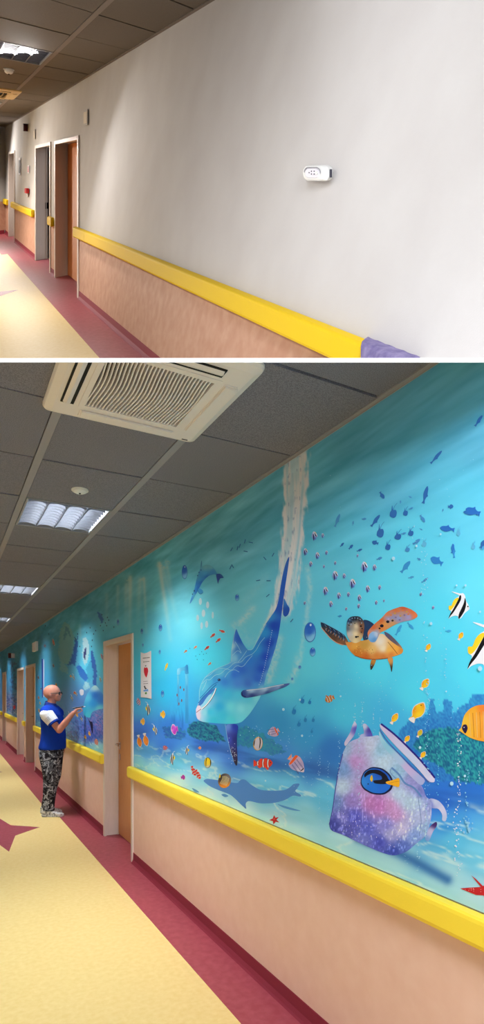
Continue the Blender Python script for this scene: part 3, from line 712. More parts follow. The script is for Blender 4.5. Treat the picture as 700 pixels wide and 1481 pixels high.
for i in range(26): A.dot(455+.2286*random.uniform(250,380), 860+.2286*random.uniform(320,385), .5, .5, random.choice([(240,205,120),(160,96,40),(120,80,50)]), 6)
A.line(zc(*k, [(470,300),(500,335),(530,375)]), .8, (150,90,50)); A.line(zc(*k, [(262,386),(320,405),(400,410),(470,402)]), .9, (150,60,30))
A.poly(zc(*k, [(345,275),(340,235),(385,185),(430,150),(465,108),(510,90),(560,74),(612,90),(650,115),(662,140),(620,162),(560,172),(512,192),(462,222),(420,242),(408,270),(392,302),(360,302)]),
       zt([(350,250,(226,120,70)),(380,210,(206,100,50)),(430,165,(206,100,50)),(470,125,(216,120,70)),(520,95,(206,110,60)),(570,85,(200,90,50)),(620,110,(216,110,60)),(645,135,(226,120,70)),(600,140,(150,150,200)),(560,120,(176,140,130)),(540,150,(140,150,200)),(500,150,(130,140,190)),(500,180,(206,150,90)),(450,185,(220,150,70)),(430,215,(216,130,60)),(380,280,(110,160,210)),(370,260,(140,180,220)),(395,240,(160,170,200)),(470,150,(150,150,190))]), 1.6)
for x, y in ((490,130),(515,120),(540,105),(565,100),(590,110),(520,145),(550,135),(575,130),(600,125),(545,160),(500,160),(475,155)): A.dot(455+.2286*x, 860+.2286*y, 1.6, 1.3, random.choice([(196,150,60),(120,110,150),(170,160,200),(206,120,60)]), 7)
for x, y, r in ((432,198,3),(470,172,2.6),(500,165,1.8),(418,214,1.6)): A.dot(455+.2286*x, 860+.2286*y, r, r*.8, (24,26,44), 7)
A.poly(zc(*k, [(352,250),(375,232),(405,240),(408,262),(388,300),(362,302),(346,280)]), zt([(370,260,(130,180,226)),(385,285,(90,150,210)),(400,250,(190,200,220))]), 1.5)
for i in range(5):
    for j in range(2): A.line(zc(*k, [(70+i*28+j*6, 190+i*15+j*22),(82+i*28, 205+i*15+j*24)]), .7, (90,150,200))
for i in range(9): A.line(zc(*k, [(75+i*16, 225+i*10),(85+i*15, 212+i*10)]), .6, (214,150,110))
A.line(zc(*k, [(42,173),(62,178),(100,198),(150,225),(195,255)]), .7, (100,160,210)); A.line(zc(*k, [(48,208),(75,240),(110,280),(150,308),(190,320)]), .9, (220,160,130))
A.poly(zc(*k, [(213,160),(238,138),(290,136),(316,163),(324,200),(314,262),(296,296),(266,309),(234,297),(214,266),(207,215)]),
       zt([(225,165,(36,70,110)),(260,148,(26,40,60)),(300,160,(60,60,70)),(215,215,(80,100,120)),(240,200,(150,140,130)),(270,200,(222,206,170)),(300,190,(120,80,60)),(310,230,(120,70,50)),(230,250,(190,190,190)),(265,250,(232,216,176)),(290,260,(200,170,120)),(260,295,(226,206,150)),(235,285,(190,180,160))]), 1.4)
for x, y, r in ((270,268,2.4),(282,266,1.6),(300,200,2.2),(238,175,1.6),(250,160,1.5),(270,158,1.5),(290,165,1.4),(308,215,1.5),(262,182,1.2),(225,195,1.4),(303,238,1.3)): A.dot(455+.2286*x, 860+.2286*y, r*.8, r*.7, (26,26,34), 6)
for x, y in ((230,160),(245,150),(262,148),(280,150),(296,158),(220,180),(238,190),(305,180)): A.dot(455+.2286*x, 860+.2286*y, .6, .9, (150,190,220), 6)
A.build('sea_turtle', 'orange sea turtle swimming with one flipper raised')
# --- leaning vase
k = (470, 1030, .2714)
def zv(l): return [(470+.2714*x, 1030+.2714*y, c) for x, y, c in l]
A = Art(2)
A.poly(zc(*k, [(560,455),(610,468),(642,505),(657,545),(650,582),(628,578),(632,545),(610,512),(578,512),(556,500)]), zv([(590,480,(196,206,236)),(630,520,(206,206,236)),(645,570,(190,200,232)),(570,490,(120,130,210))]), 2)
A.poly(zc(*k, [(568,602),(600,580),(604,602),(578,640),(560,690),(536,680),(548,640)]), zv([(590,592,(70,40,110)),(570,640,(190,190,230)),(545,680,(120,160,220))]), 2)
A.poly(zc(*k, [(163,48),(178,68),(164,120),(140,150),(112,184),(106,162),(138,112),(150,70)]), zv([(160,60,(206,206,232)),(170,90,(90,90,190)),(130,140,(196,190,226)),(112,175,(210,200,225))]), 2)
A.poly(zc(*k, [(204,62),(222,60),(245,88),(264,132),(225,138),(188,138),(194,118),(216,114)]), zv([(215,75,(196,206,232)),(245,95,(70,60,160)),(250,125,(90,90,190)),(200,130,(180,190,230))]), 2)
A.poly(zc(*k, [(292,120),(330,185),(400,262),(470,345),(530,400),(542,450),(575,470),(574,560),(546,660),(500,692),(440,745),(370,766),(300,745),(200,702),(100,652),(38,632),(26,600),(44,520),(60,400),(78,300),(98,220),(128,160),(200,132),(265,128)]),
    lambda px, py: idw(px, py, zv([(170,260,(190,148,212)),(190,200,(180,170,220)),(110,200,(160,190,226)),(100,300,(120,160,220)),(100,400,(186,210,238)),(60,480,(110,140,210)),(50,600,(60,70,170)),(100,560,(120,120,210)),(160,560,(84,90,206)),(150,470,(150,130,210)),(210,420,(186,150,216)),(250,480,(190,126,196)),(300,500,(190,120,196)),(350,500,(204,150,210)),(380,540,(200,150,210)),(420,620,(196,190,232)),(450,480,(184,212,236)),(500,480,(180,206,236)),(400,440,(186,210,238)),(250,180,(196,206,234)),(300,200,(150,196,226)),(320,270,(190,216,238)),(380,330,(150,196,226)),(300,690,(74,84,196)),(370,745,(56,76,180)),(420,720,(84,110,200)),(330,600,(130,130,216)),(520,560,(178,190,232)),(545,620,(150,180,226)),(470,380,(150,150,214)),(520,430,(120,130,206)),(230,620,(94,104,212)),(130,630,(84,90,190)),(200,680,(110,120,210)),(560,500,(150,160,220)),(480,660,(130,160,226)),(350,650,(170,170,226))]), 1.7, 20)
       + ((fbm(px*.45, py*.45, 3, 201)-.5)*44)[:, None] + (sstep(.62,.75,fbm(px*.7, py*.16, 3, 203))*sstep(1120,1190,py)*60)[:, None], 1.3)
A.line(zc(*k, [(500,440),(512,520),(520,580),(508,660)]), .7, (90,120,190)); A.line(zc(*k, [(360,295),(400,330),(430,380),(480,400),(520,450)]), 2.6, (96,140,206)); A.line(zc(*k, [(360,295),(350,320),(390,360)]), 1.6, (120,160,214))
A.line(zc(*k, [(100,222),(80,300),(62,400),(46,520),(28,598)]), 1.2, (70,70,180))
A.poly(zc(*k, [(292,92),(320,150),(400,225),(470,300),(545,360),(520,395),(470,350),(400,275),(330,200),(296,150)]), zv([(310,130,(160,210,232)),(340,180,(140,200,226)),(400,250,(170,200,232)),(450,300,(196,180,226)),(520,370,(170,180,226))]), 2)
A.poly(zc(*k, [(296,62),(318,64),(370,112),(430,170),(520,262),(592,348),(590,374),(560,372),(506,306),(446,244),(386,184),(330,122),(300,84)]), zv([(305,75,(206,196,226)),(350,120,(196,186,226)),(400,175,(200,200,234)),(470,250,(196,206,236)),(540,330,(206,206,236)),(575,365,(216,210,238))]), 2)
A.line(zc(*k, [(304,62),(370,112),(430,168),(520,260),(592,350)]), 2.6, (44,34,140)); A.line(zc(*k, [(298,92),(330,146),(390,210),(450,270),(520,340),(560,374)]), 1.2, (80,96,190))
for i in range(60):
    t = random.random(); x = random.uniform(60,420); y = 520+random.random()**.7*180+x*.12
    if y < 640+x*.25 and inpoly(np.array([x]), np.array([y]), [(80,500),(560,500),(500,680),(370,750),(200,690),(60,630)])[0]: A.dot(470+.2714*x, 1030+.2714*y, .5, random.uniform(.5,1.5), random.choice([(214,206,236),(190,200,240),(230,220,240)]), 6)
A.build('sunken_vase', 'tilted lilac and blue earthenware vase on the painted sea bed')
# --- small fish kinds: unit outlines, x forward, y up
def place(A, u, cx, cy, w_, h_, rot=0, flip=1):
    c, s = math.cos(math.radians(rot)), math.sin(math.radians(rot))
    return [(cx+(flip*x*w_/2*c-y*h_/2*s), cy-(flip*x*w_/2*s+y*h_/2*c)) for x, y in u]
OV = [(math.cos(2*math.pi*i/14), math.sin(2*math.pi*i/14)) for i in range(14)]
BODY = [(1,.05),(.7,.5),(.25,.85),(-.25,.7),(-.6,.25),(-.95,.55),(-1,0),(-.95,-.5),(-.6,-.2),(-.2,-.75),(.3,-.8),(.75,-.45)]
def fish(kind, cx, cy, w_, h_, rot=0, flip=1, c1=(240,190,50), c2=(230,120,40), label=None, name='fish', lift=3):
    A = Art(lift); P = lambda u: place(A, u, cx, cy, w_, h_, rot, flip)
    if kind == 'plain':
        A.poly(P([(x*1.12, y*1.12) for x, y in BODY]), (226,222,214)); A.poly(P(BODY), [(*P([(.5,.4)])[0], c1), (*P([(-.1,-.4)])[0], c1), (*P([(0,.75)])[0], c2), (*P([(.9,0)])[0], c2)], max(1.2, w_/8)); A.dot(*P([(.68,.15)])[0], max(.3, w_*.04), max(.3, h_*.04), (30,24,24), 6)
        A.poly(P([(-.62,.12),(-1.1,.6),(-1.02,0),(-1.1,-.6),(-.62,-.15)]), c1 if w_ < 12 else (232,226,226))
    elif kind == 'butterfly':   # tall disc fish with dark rear band and yellow fin
        A.poly(P([(x*1.05, y*1.05) for x, y in OV]), c2); A.poly(P([(x*.9-.06, y*.98) for x, y in OV]), [(*P([(.4,.3)])[0], c1), (*P([(-.3,-.2)])[0], c1), (*P([(0,-.9)])[0], (200,190,200))], max(1.2, w_/8))
        A.poly(P([(-.1,1),(-.35,.95),(-.6,.4),(-.62,-.4),(-.4,-.9),(-.38,-.4),(-.36,.3)]), (20,20,24)); A.poly(P([(.95,.25),(.75,.6),(.7,.1),(.75,-.5),(.95,-.25)]), (20,20,24))
    elif kind == 'idol':        # black, white and yellow banded fish with a trailing fin
        A.poly(P([(1,0),(.75,.35),(.4,.9),(.05,1.0),(-.25,.75),(-.6,.35),(-1,.45),(-.95,-.2),(-.65,0),(-.55,-.6),(-.75,-1.1),(-.2,-.85),(.3,-.75),(.7,-.3)]), (236,236,238))
        A.poly(P([(.55,.75),(.35,.8),(.15,.1),(.1,-.85),(.35,-.8),(.62,-.1),(.6,.35)]), (18,18,24)); A.poly(P([(-.1,.85),(-.3,.7),(-.45,.1),(-.5,-.5),(-.8,-1.1),(-.4,-.95),(-.15,-.4),(-.05,.2)]), (18,18,24))
        A.poly(P([(-.35,.65),(-.65,.4),(-1,.5),(-.97,-.2),(-.6,0),(-.45,.1)]), (246,214,40)); A.line(P([(.2,.95),(-.1,1.25),(-.6,1.35)]), max(.5, w_*.04), (236,236,238))
    elif kind == 'clown':
        A.poly(P([(1,.1),(.75,.5),(.3,.75),(0,.6),(-.25,.7),(-.5,.35),(-.7,.2),(-1,.6),(-1,-.55),(-.7,-.2),(-.4,-.75),(-.1,-.4),(.25,-.6),(.45,-1),(.6,-.55),(.85,-.3)]), c1)
        for a in (.5, 0, -.55):
            hh = .62 if a > -.3 else .3; A.poly(P([(a+.13,hh),(a-.1,hh),(a-.14,0),(a-.08,-hh),(a+.12,-hh),(a+.02,0)]), (24,20,24)); A.poly(P([(a+.09,hh*.95),(a-.05,hh*.95),(a-.09,0),(a-.04,-hh*.95),(a+.08,-hh*.95),(a-.01,0)]), (240,236,236))
        A.dot(*P([(.78,.12)])[0], max(.3,w_*.03), max(.3,h_*.04), (20,16,16), 6)
    elif kind == 'pearl':       # lilac scaled butterfly fish with an orange tail bar
        A.poly(P([(1.05,-.15),(.8,.25),(.3,.75),(-.3,.95),(-.7,.75),(-.72,.2),(-1.05,.5),(-1.0,-.3),(-.72,-.15),(-.6,-.75),(0,-.85),(.5,-.55)]), [(*P([(.9,-.1)])[0], (226,206,216)), (*P([(.3,.3)])[0], (176,160,200)), (*P([(0,-.4)])[0], (170,160,206)), (*P([(-.3,.7)])[0], (206,170,196)), (*P([(.5,-.3)])[0], (220,210,230))], max(1, w_/12))
        A.poly(P([(-.45,.92),(-.72,.72),(-.66,.1),(-.6,-.7),(-.42,-.5),(-.4,.2)]), (236,96,40)); A.poly(P([(-.85,.1),(-1.06,.55),(-1.02,-.35)]), (240,150,90))
        for q in range(9):
            for r in range(3): x = -.3+q*.12; y = .5-r*.42-q*.03; A.line(P([(x,y),(x+.05,y-.16)]), max(.4, w_*.03), (84,80,150))
        A.line(P([(.75,.2),(.72,-.2)]), max(.5, w_*.05), (40,30,60))
    elif kind == 'chromis':     # tiny steep striped fish
        A.poly(P([(0,1),(.55,.7),(.95,0),(.7,-.3),(.5,-.2),(.3,-.8),(0,-.55),(-.4,-1),(-.5,-.4),(-.85,-.1),(-.5,.6)]), [(*P([(.5,.4)])[0], (232,232,240)), (*P([(-.4,0)])[0], (140,160,214)), (*P([(0,-.5)])[0], (80,110,196))], max(1, w_/4))
        A.poly(P([(.15,.8),(.35,.5),(.7,-.15),(.45,-.1),(.2,.2)]), (24,26,60)); A.poly(P([(-.3,.6),(-.05,.3),(-.05,-.4),(-.35,-.9),(-.4,-.2)]), (30,36,90)); A.poly(P([(.2,.95),(.55,.7),(.75,.4),(.45,.55)]), (236,200,110))
    elif kind == 'shade_tall':
        A.poly(P([(.9,.2),(.6,.75),(-.1,.6),(-.25,1.9),(-.4,.6),(-.8,.2),(-.9,-.6),(-.3,-.9),(.2,-1),(.7,-.7)]), c1, smooth=True); A.line(P([(-.1,.5),(.35,1.5),(.95,2.1)]), .5, c1)
    elif kind == 'shade':
        A.poly(P([(1,.1),(.7,.6),(.1,.9),(-.35,.5),(-.65,.15),(-1,.7),(-.92,0),(-1,-.6),(-.6,-.25),(-.2,-.6),(-.1,-1.1),(.1,-.65),(.7,-.5)]), c1)
    ob = A.build(name, label)
    return ob
Z1 = lambda x, y: (190+.1571*x, 1000+.1571*y)
fish('pearl', *Z1(70,98), 6, 13, 20, -1, name='fish', label='grey banded fish beside the door frame'); fish('idol', *Z1(160,165), 7, 17, 10)
fish('plain', *Z1(296,212), 7, 13, 0, 1, (246,196,40), (230,140,30)); fish('plain', *Z1(110,278), 6, 12, 0, 1, (236,186,50), (220,140,30)); fish('idol', *Z1(225,355), 6, 15, 20)
fish('plain', *Z1(402,350), 9.5, 18, 10, -1, (186,40,190), (240,150,220), 'magenta fish'); fish('plain', *Z1(78,458), 17, 8, -80, 1, (240,150,30), (226,110,50)); fish('plain', *Z1(137,445), 18, 9, -78, 1, (246,160,40), (226,110,60))
fish('clown', *Z1(317,518), 6, 10, 70, 1, (206,50,70)); fish('idol', *Z1(383,620), 7, 17, -10, -1); fish('idol', *Z1(518,545), 6, 12, -10, -1); fish('plain', *Z1(637,520), 4, 5, 0, 1, (240,130,70), (240,150,90))
fish('plain', *Z1(483,790), 6, 9, 10, 1, (176,30,160), (160,40,150)); fish('butterfly', 301.4, 1103, 10, 15, 0, 1, (240,206,30), (50,40,30)); fish('clown', 281, 1115, 15, 8, -70, 1, (226,56,40)); fish('clown', 287.5, 1120, 15, 8, -66, 1, (226,60,44))
A = Art(3); P = lambda u: place(A, u, 326, 1129, 18, 21, -20, 1)
A.poly(P([(x*1.04, y*1.04) for x, y in OV]), [(*P([(-.5,.2)])[0], (40,36,50)), (*P([(.2,.3)])[0], (120,120,130)), (*P([(.7,-.6)])[0], (240,150,40)), (*P([(.2,-.9)])[0], (236,140,40))], 1.4)
for q in range(6): A.line(P([(-.5+q*.2,.7-abs(q-2.5)*.06),(-.42+q*.2,.1),(-.5+q*.2,-.6)]), .8, (214,200,150))
A.poly(P([(-.8,.4),(-1.15,.8),(-1.05,.1),(-.85,.1)]), (246,206,40)); A.build('fish', 'dark striped fish with orange edge over the printed dolphin shadow')
fish('butterfly', 374.3, 1075.5, 13, 19, -8, -1, (206,200,210), (240,180,40), 'black and yellow edged grey fish'); fish('clown', 382, 1104, 28, 21, 0, 1, (228,62,40), label='largest orange fish with white bands')
fish('pearl', 396.4, 1058.6, 17, 17, 205, 1, label='smaller lilac fish with orange tail'); fish('pearl', 430.7, 1105.5, 30, 24, -42, 1, label='larger lilac fish with orange tail, nose down')
for x, y, w_, h_ in ((426.4,1029,7,9),(438.6,1013.6,7,8),(449.3,1015.7,5,6),(442.9,1041,5,7),(454.3,1041.5,5,6),(433.6,1047.5,6,7),(452,1058,4,5)): fish('shade_tall', x, y, w_, h_, 0, 1, (40,130,196), name='fish_silhouette', lift=1)
def idol_big(pts_shift, scale, label):
    A = Art(3); ox, oy = pts_shift; Q = lambda l: [(ox+scale*(x-490), oy+scale*(y-230)) for x, y in l]
    A.poly(Q([(405,98),(440,104),(490,120),(515,112),(535,135),(545,190),(565,220),(580,258),(560,275),(530,300),(500,345),(475,355),(470,325),(440,320),(400,335),(380,357),(395,320),(410,280),(385,268),(383,228),(410,235),(425,190),(450,160),(480,145),(480,132),(440,116)]), (236,236,240))
    A.poly(Q([(485,133),(500,135),(500,170),(480,210),(455,250),(430,290),(400,325),(380,357),(395,310),(425,265),(450,215),(475,170)]), (18,18,24)); A.poly(Q([(535,150),(545,190),(545,230),(530,280),(505,320),(480,355),(472,340),(480,300),(505,250),(525,205)]), (18,18,24))
    A.poly(Q([(470,155),(478,165),(455,205),(430,245),(405,272),(386,268),(385,228),(410,233),(425,190),(445,165)]), (244,210,44)); A.poly(Q([(572,235),(580,258),(562,272),(556,250)]), (220,220,226)); A.dot(*Q([(562,238)])[0], 1, 1.2, (16,16,20))
    A.build('fish', label)
idol_big((667, 876.1), .1571, 'whole black, white and yellow fish near the right edge'); idol_big((706.5, 935), .27, 'larger black, white and yellow fish cut by the right edge')
for x, y, w_, h_, r in ((667.8,920,12,8,62),(620.6,936.6,12,8,62),(616,989.5,18,12,55),(605.7,1029.5,31,20,55),(608.5,1060.5,12,8,60),(613,1092,12,8,55),(590,1069,12,8,55),(572,1039,17,10,58)):
    fish('plain', x, y, w_, h_, r, 1, (246,206,40) if x != 608.5 else (190,200,60), (236,150,30), name='yellow_fish')
A = Art(3); Q = lambda l: [(590+.1571*x, 980+.1571*y) for x, y in l]
A.poly(Q([(475,480),(500,465),(512,400),(530,340),(580,285),(640,255),(720,248),(820,262),(900,300),(930,330),(940,520),(900,570),(820,600),(720,590),(640,575),(570,548),(530,520),(500,500)]), [(x, y, c) for (x, y), c in zip(Q([(500,480),(530,400),(600,300),(700,270),(800,300),(560,500),(650,400),(750,420),(700,560),(850,450)]), [(236,186,60),(240,190,60),(240,170,50),(236,130,50),(236,120,40),(244,180,50),(244,170,60),(240,150,50),(240,160,50),(236,140,40)])], 2)
for q in range(9): A.line(Q([(575+q*32,330-q*5),(580+q*32,440),(590+q*30,545+q*3)]), .8, (190,120,40) if q % 2 else (226,190,120))
A.poly(Q([(505,465),(520,432),(550,430),(562,465),(550,500),(538,518),(520,495)]), (34,24,66)); A.dot(*Q([(527,458)])[0], .8, .8, (200,196,220)); A.build('fish', 'large orange fish with fine stripes cut by the right edge')
fish('clown', 478, 1010.5, 14, 15, 200, 1, (200,120,50), label='small orange banded fish left of the vase'); fish('plain', 241.5, 964, 11, 4, 70, 1, (244,200,40), (236,180,40))
for x, y in ((300.5,937),(309,919),(322.5,913),(317,926)): fish('plain', x, y, 8.5, 4.5, 40 if x != 322.5 else -20, 1, (200,70,60), (210,90,80), name='red_fish')
for x, y in ((269.5,942),(283.7,936),(304.4,960)): fish('plain', x, y, 5.5, 3.5, 40, 1, (226,120,90), (230,170,150), name='red_fish')
# blue surgeon fish in front of the vase
k = (470, 1030, .2714); A = Art(8)
A.poly(zc(*k, [(198,352),(214,314),(255,290),(312,297),(352,328),(372,366),(364,412),(322,440),(260,437),(213,412),(196,382)]), (20,24,70)); A.poly(zc(*k, [(202,354),(218,318),(256,297),(308,303),(345,333),(362,368),(354,406),(318,432),(262,430),(218,406),(201,380)]), zv([(230,330,(40,120,220)),(300,320,(30,90,200)),(250,400,(30,120,226)),(320,410,(30,110,220)),(210,370,(50,140,230))]), 2)
A.poly(zc(*k, [(214,330),(240,306),(292,305),(332,330),(350,365),(372,366),(330,384),(268,380),(262,362),(312,360),(308,338),(262,322),(228,338),(218,350)]), (18,20,40)); A.poly(zc(*k, [(328,370),(372,360),(405,346),(405,402),(370,390),(336,382)]), (244,178,40)); A.poly(zc(*k, [(250,342),(257,332),(264,355),(256,374),(246,356)]), (236,190,50))
A.line(zc(*k, [(345,380),(370,372),(402,368)]), .6, (200,130,30)); A.dot(470+.2714*237, 1030+.2714*382, 1, 1, (20,24,60)); A.build('fish', 'oval blue and black fish with yellow tail in front of the vase')
# silhouettes and striped shoal
for x, y, s in [(140,85,3),(205,82,1.6),(70,208,2.4),(163,238,2.3),(235,215,1.5),(112,303,1.9),(215,322,1.2),(303,295,1.3),(478,237,1.1),(530,325,3.4),(610,330,2.1),(302,392,3),(373,396,1.8),(438,455,3.1),(227,513,2.8),(555,497,2.4),(648,485,1.7),(330,550,2.2),(405,540,1.7),(490,567,2.2),(268,615,2.1),(622,603,1.5),(682,588,1),(485,630,1.6)]:
    fish('chromis', 430+.1857*x, 760+.1857*y, s*3.5, s*5.0, 8, 1, name='striped_shoal_fish')
for x, y in ((502,881),(610,860),(628,879),(442,872.5)): fish('chromis', x, y, 5, 6, 8, 1, name='striped_shoal_fish')
SH = (48,104,172); S2 = (70,140,196); S3 = (96,178,214)
Z8 = lambda x, y: (530+.2429*x, 640+.2429*y)
for kind, x, y, w_, h_, r, c in [('shade',422,88,26,6,48,SH),('shade',357,312,27,8,75,SH),('shade',98,316,12,7,-60,SH),('shade_tall',165,422,12,14,0,SH),('shade_tall',238,420,8,9,0,SH),('shade',60,466,22,7,52,SH),('shade_tall',88,537,12,15,0,SH),('shade_tall',193,560,11,10,0,SH),('shade_tall',270,540,9,9,0,SH),('shade_tall',133,622,9,10,0,SH),
     ('shade',58,597,10,8,160,SH),('shade',340,455,13,6,-60,S2),('shade',508,383,8,8,0,SH),('shade',640,410,23,14,160,(44,110,190)),('shade',487,514,22,11,170,(44,110,190)),('shade',305,592,13,6,35,S2),('shade',520,632,14,6,80,(50,120,196)),('shade_tall',250,638,8,7,0,S2),('shade_tall',350,605,8,8,0,S3),('shade_tall',555,543,6,7,0,S3),
     ('shade',700,605,14,8,60,SH),('shade_tall',642,622,6,8,0,S3),('shade',272,393,7,3,20,S2),('shade',228,542,8,3,10,S2),('shade',266,326,5,3,-30,S2),('shade',330,518,5,2.5,-30,S2),('shade',208,355,5,3,80,S2),('shade',460,405,5,2.5,70,S2)]:
    fish(kind, *Z8(x, y), w_, h_, r, 1, c, name='fish_silhouette', lift=1)
Z5 = lambda x, y: (420+.4*x, 740+.4*y)
for kind, x, y, w_, h_, r, c in [('shade',173,32,21,6,68,S2),('shade',420,200,22,9,50,(56,140,200)),('shade',532,178,20,14,150,(50,130,200)),('shade',593,142,22,6,95,(56,140,206)),('shade',222,128,9,5,45,SH),('shade',190,120,8,4,45,SH),('shade',253,140,9,4,20,SH),('shade',325,170,9,5,20,S2),('shade',460,110,11,6,30,S2),('shade',440,238,9,4,10,(70,150,206)),('shade',468,172,6,4,-30,S2),
     ('shade',395,428,18,6,60,(60,160,214)),('shade',438,414,14,5,-50,(60,160,214)),('shade',490,248,12,4,35,S2),('shade_tall',427,138,7,7,0,(96,176,210)),('shade_tall',487,120,7,7,0,(90,180,214)),('shade',575,432,9,4,0,(70,170,220)),('shade_tall',611,72,6,7,0,(96,186,220)),('shade_tall',666,128,6,7,0,(86,180,220)),('shade_tall',698,128,8,9,0,(80,170,216)),('shade',655,5,22,9,170,(46,110,180)),('shade',182,378,6,4,0,(60,140,200)),('shade',230,42,7,3,80,S2),('shade',270,27,7,4,0,S2)]:
    fish(kind, *Z5(x, y), w_, h_, r, 1, c, name='fish_silhouette', lift=1)
fish('shade', 694, 609, 20, 6, 55, 1, (44,100,170), name='fish_silhouette', lift=1)
A = Art(1)
Z2 = lambda x, y: (320+.2143*x, 780+.2143*y)
for x, y, r in [(75,68,60),(115,60,75),(130,45,70),(165,15,75),(205,22,-10),(170,82,-10),(300,130,-50),(355,105,60),(68,190,65),(82,182,-60),(255,278,10),(320,380,40),(482,548,50),(8,250,-40),(325,280,0)]:
    cx_, cy_ = Z2(x, y); c, s = math.cos(math.radians(r)), math.sin(math.radians(r)); A.line([(cx_-3*c, cy_+3*s),(cx_, cy_),(cx_+3*c, cy_-3*s)], 1.3, (44,104,168))
for i in range(9): A.dot(276+random.uniform(-4,24), 948+random.uniform(-12,14), .6, .8, (44,130,180), 6)
for x, y in [(66,905),(71,917),(78,932),(146,905),(150,912),(156,893),(158,897),(153,901),(155,905),(148,889),(139,912),(136,917),(134,926),(133,935),(131,908),(126,915),(165.5,907),(113,917),(110,924),(116,935)]: A.dot(x, y, .7, 1.3, (30,60,110), 6)
A.build('fish_silhouette', 'scattered tiny dark fish of the far shoal')
# far fish beyond the door
for kind, x, y, w_, h_, c in [('idol',111,1004,3,7,0),('idol',105,1010,3,9,0),('plain',103,978,2.4,5,(240,180,40)),('idol',107.5,980,2.6,9,0),('plain',82,991,2.4,8,(220,180,60)),('clown',65.5,934,3,7,(130,50,60)),('plain',78,929,2.6,12,(190,120,130)),('pearl',148.5,950,3.5,11,0),('idol',146,983,2.6,8,0),
       ('plain',124,1066,3,7,(240,190,40)),('plain',130,1061,3,9,(240,190,50)),('clown',140,1073,5,14,(226,100,60)),('plain',108.5,1002,3,5,(230,100,60)),('plain',112,1034,3,8,(236,190,60)),('idol',101,1034,3,8,0),('plain',77.8,963,2.4,7,(40,70,150)),('plain',56,980,2,7,(30,40,90)),('plain',60,996,1.6,4,(60,60,160)),('plain',56.4,1009,2,6,(200,130,100)),('plain',58.5,1017,1.6,6,(220,190,60)),('plain',57,1028,2,8,(200,180,80)),('idol',119,1040,3,8,0)]:
    fish(kind, x, y, w_, h_, 15, 1, c or (240,180,40), name='fish')
A = Art(2)      # distant turquoise dolphin behind the man's hand
A.poly([(40+.1714*x, 975+.1714*y) for x, y in [(474,345),(472,270),(498,180),(538,115),(575,88),(612,130),(650,190),(652,290),(600,297),(545,318),(532,370),(500,362)]], [(40+.1714*x, 975+.1714*y, c) for x, y, c in [(490,300,(60,180,216)),(510,200,(90,200,226)),(575,110,(190,234,240)),(580,180,(30,110,206)),(620,220,(40,120,210)),(560,250,(40,150,220)),(610,290,(110,214,230)),(510,350,(70,200,220))]], 1.2)
A.poly([(40+.1714*x, 975+.1714*y) for x, y in [(508,365),(530,400),(550,400),(556,440),(552,510),(540,470),(530,420)]], (20,20,60))
A.poly([(40+.1714*x, 975+.1714*y) for x, y in [(438,140),(455,125),(478,135),(475,175),(450,182)]], (230,226,226)); A.poly([(40+.1714*x, 975+.1714*y) for x, y in [(478,70),(500,60),(520,95),(500,115)]], (170,226,240))
A.build('dolphin', 'turquoise dolphin head beside the man')
A = Art(2); A.poly([(19.5,1021),(22,1020),(22.6,1025),(20,1026)], (214,30,40), smooth=False); A.build('red_flag'); A = Art(2); A.poly([(60.5,953),(63,953),(63,1008),(61,1010)], (24,70,170), smooth=False); A.build('mast', 'dark blue mast of the distant wreck'); A = Art(2); A.poly([(63,953),(64.3,954),(64.3,1008),(63,1008)], (210,226,240), smooth=False); A.build('mast_edge')
# starfish
for c0, pts in [(0, [(397.8,1178.5),(399.5,1182.5),(404.5,1181.5),(401,1185.5),(405.5,1189.5),(400.3,1188.3),(396.5,1192),(396,1187.4),(390.5,1186),(395.6,1183.5)]),
                (1, [(683,1265.5),(690,1271),(700,1281),(716,1276),(706,1287),(716,1302),(700,1294.5),(690,1294),(680,1290),(667,1284.5),(682,1283.2),(697,1282.5)])]:
    A = Art(3); A.poly(pts, (196,36,44), smooth=False)
    if c0:
        for q in range(12): A.dot(674+random.uniform(0,24), 1286+random.uniform(-1.5,3.5), .6, .5, (240,170,170), 6)
    else:
        for q in range(6): A.dot(398+random.uniform(-3,3), 1186+random.uniform(-3,3), .4, .4, (240,140,130), 6)
    A.build('starfish', ['small red starfish above the rail', 'large red starfish at the right edge'][c0])
# bubbles
def bubble(x, y, rx, ry, c1=(36,96,196), c2=(130,196,230)):
    A = Art(3); A.dot(x, y, rx, ry, (60,120,190), 20); n = 20
    A.poly([(x+.88*rx*math.cos(2*math.pi*i/n), y+.9*ry*math.sin(2*math.pi*i/n)) for i in range(n)], [(x, y-ry*.6, c1), (x, y, c1), (x, y+ry*.7, c2), (x+rx*.6, y+ry*.4, c2)], max(1, rx/3), False); A.dot(x+rx*.1, y-ry*.72, rx*.16, ry*.12, (220,232,244), 8); A.build('bubble')
for b in [(449.8,914.5,8.6,14.6),(453.5,943,4.2,6.5),(268,827.5,4.2,10.2),(171.5,900,1.8,4.5),(206,913,1.8,4),(233,908,2.6,5),(344,864.5,2.8,4.8),(236,1003.5,2.4,5),(207.5,933,1.2,2.5),(232,943,1.5,3.2),(435,965,2,2.6),(424,982,1.5,2)]: bubble(*b)
for x, y, rx, ry in [(290.9,870,2.2,5),(301.4,875,2.2,5),(295.4,887,2.6,5.5),(286.9,893.7,2,4.6),(308.6,889.7,1.6,5),(299.8,903,2.2,5),(292.5,905,1.8,5)]:
    A = Art(2); A.dot(x, y, rx, ry, (196,222,232), 14); A.build('bubble')
A = Art(2)      # air rising in strings of fine dots
def col(x, y0, y1, n, r, j=1.5, c=(170,216,236)):
    for q in range(n):
        rr = r*random.uniform(.35,1.0); A.dot(x+random.gauss(0,j), random.uniform(y0,y1), rr, rr*1.15, c, 6)
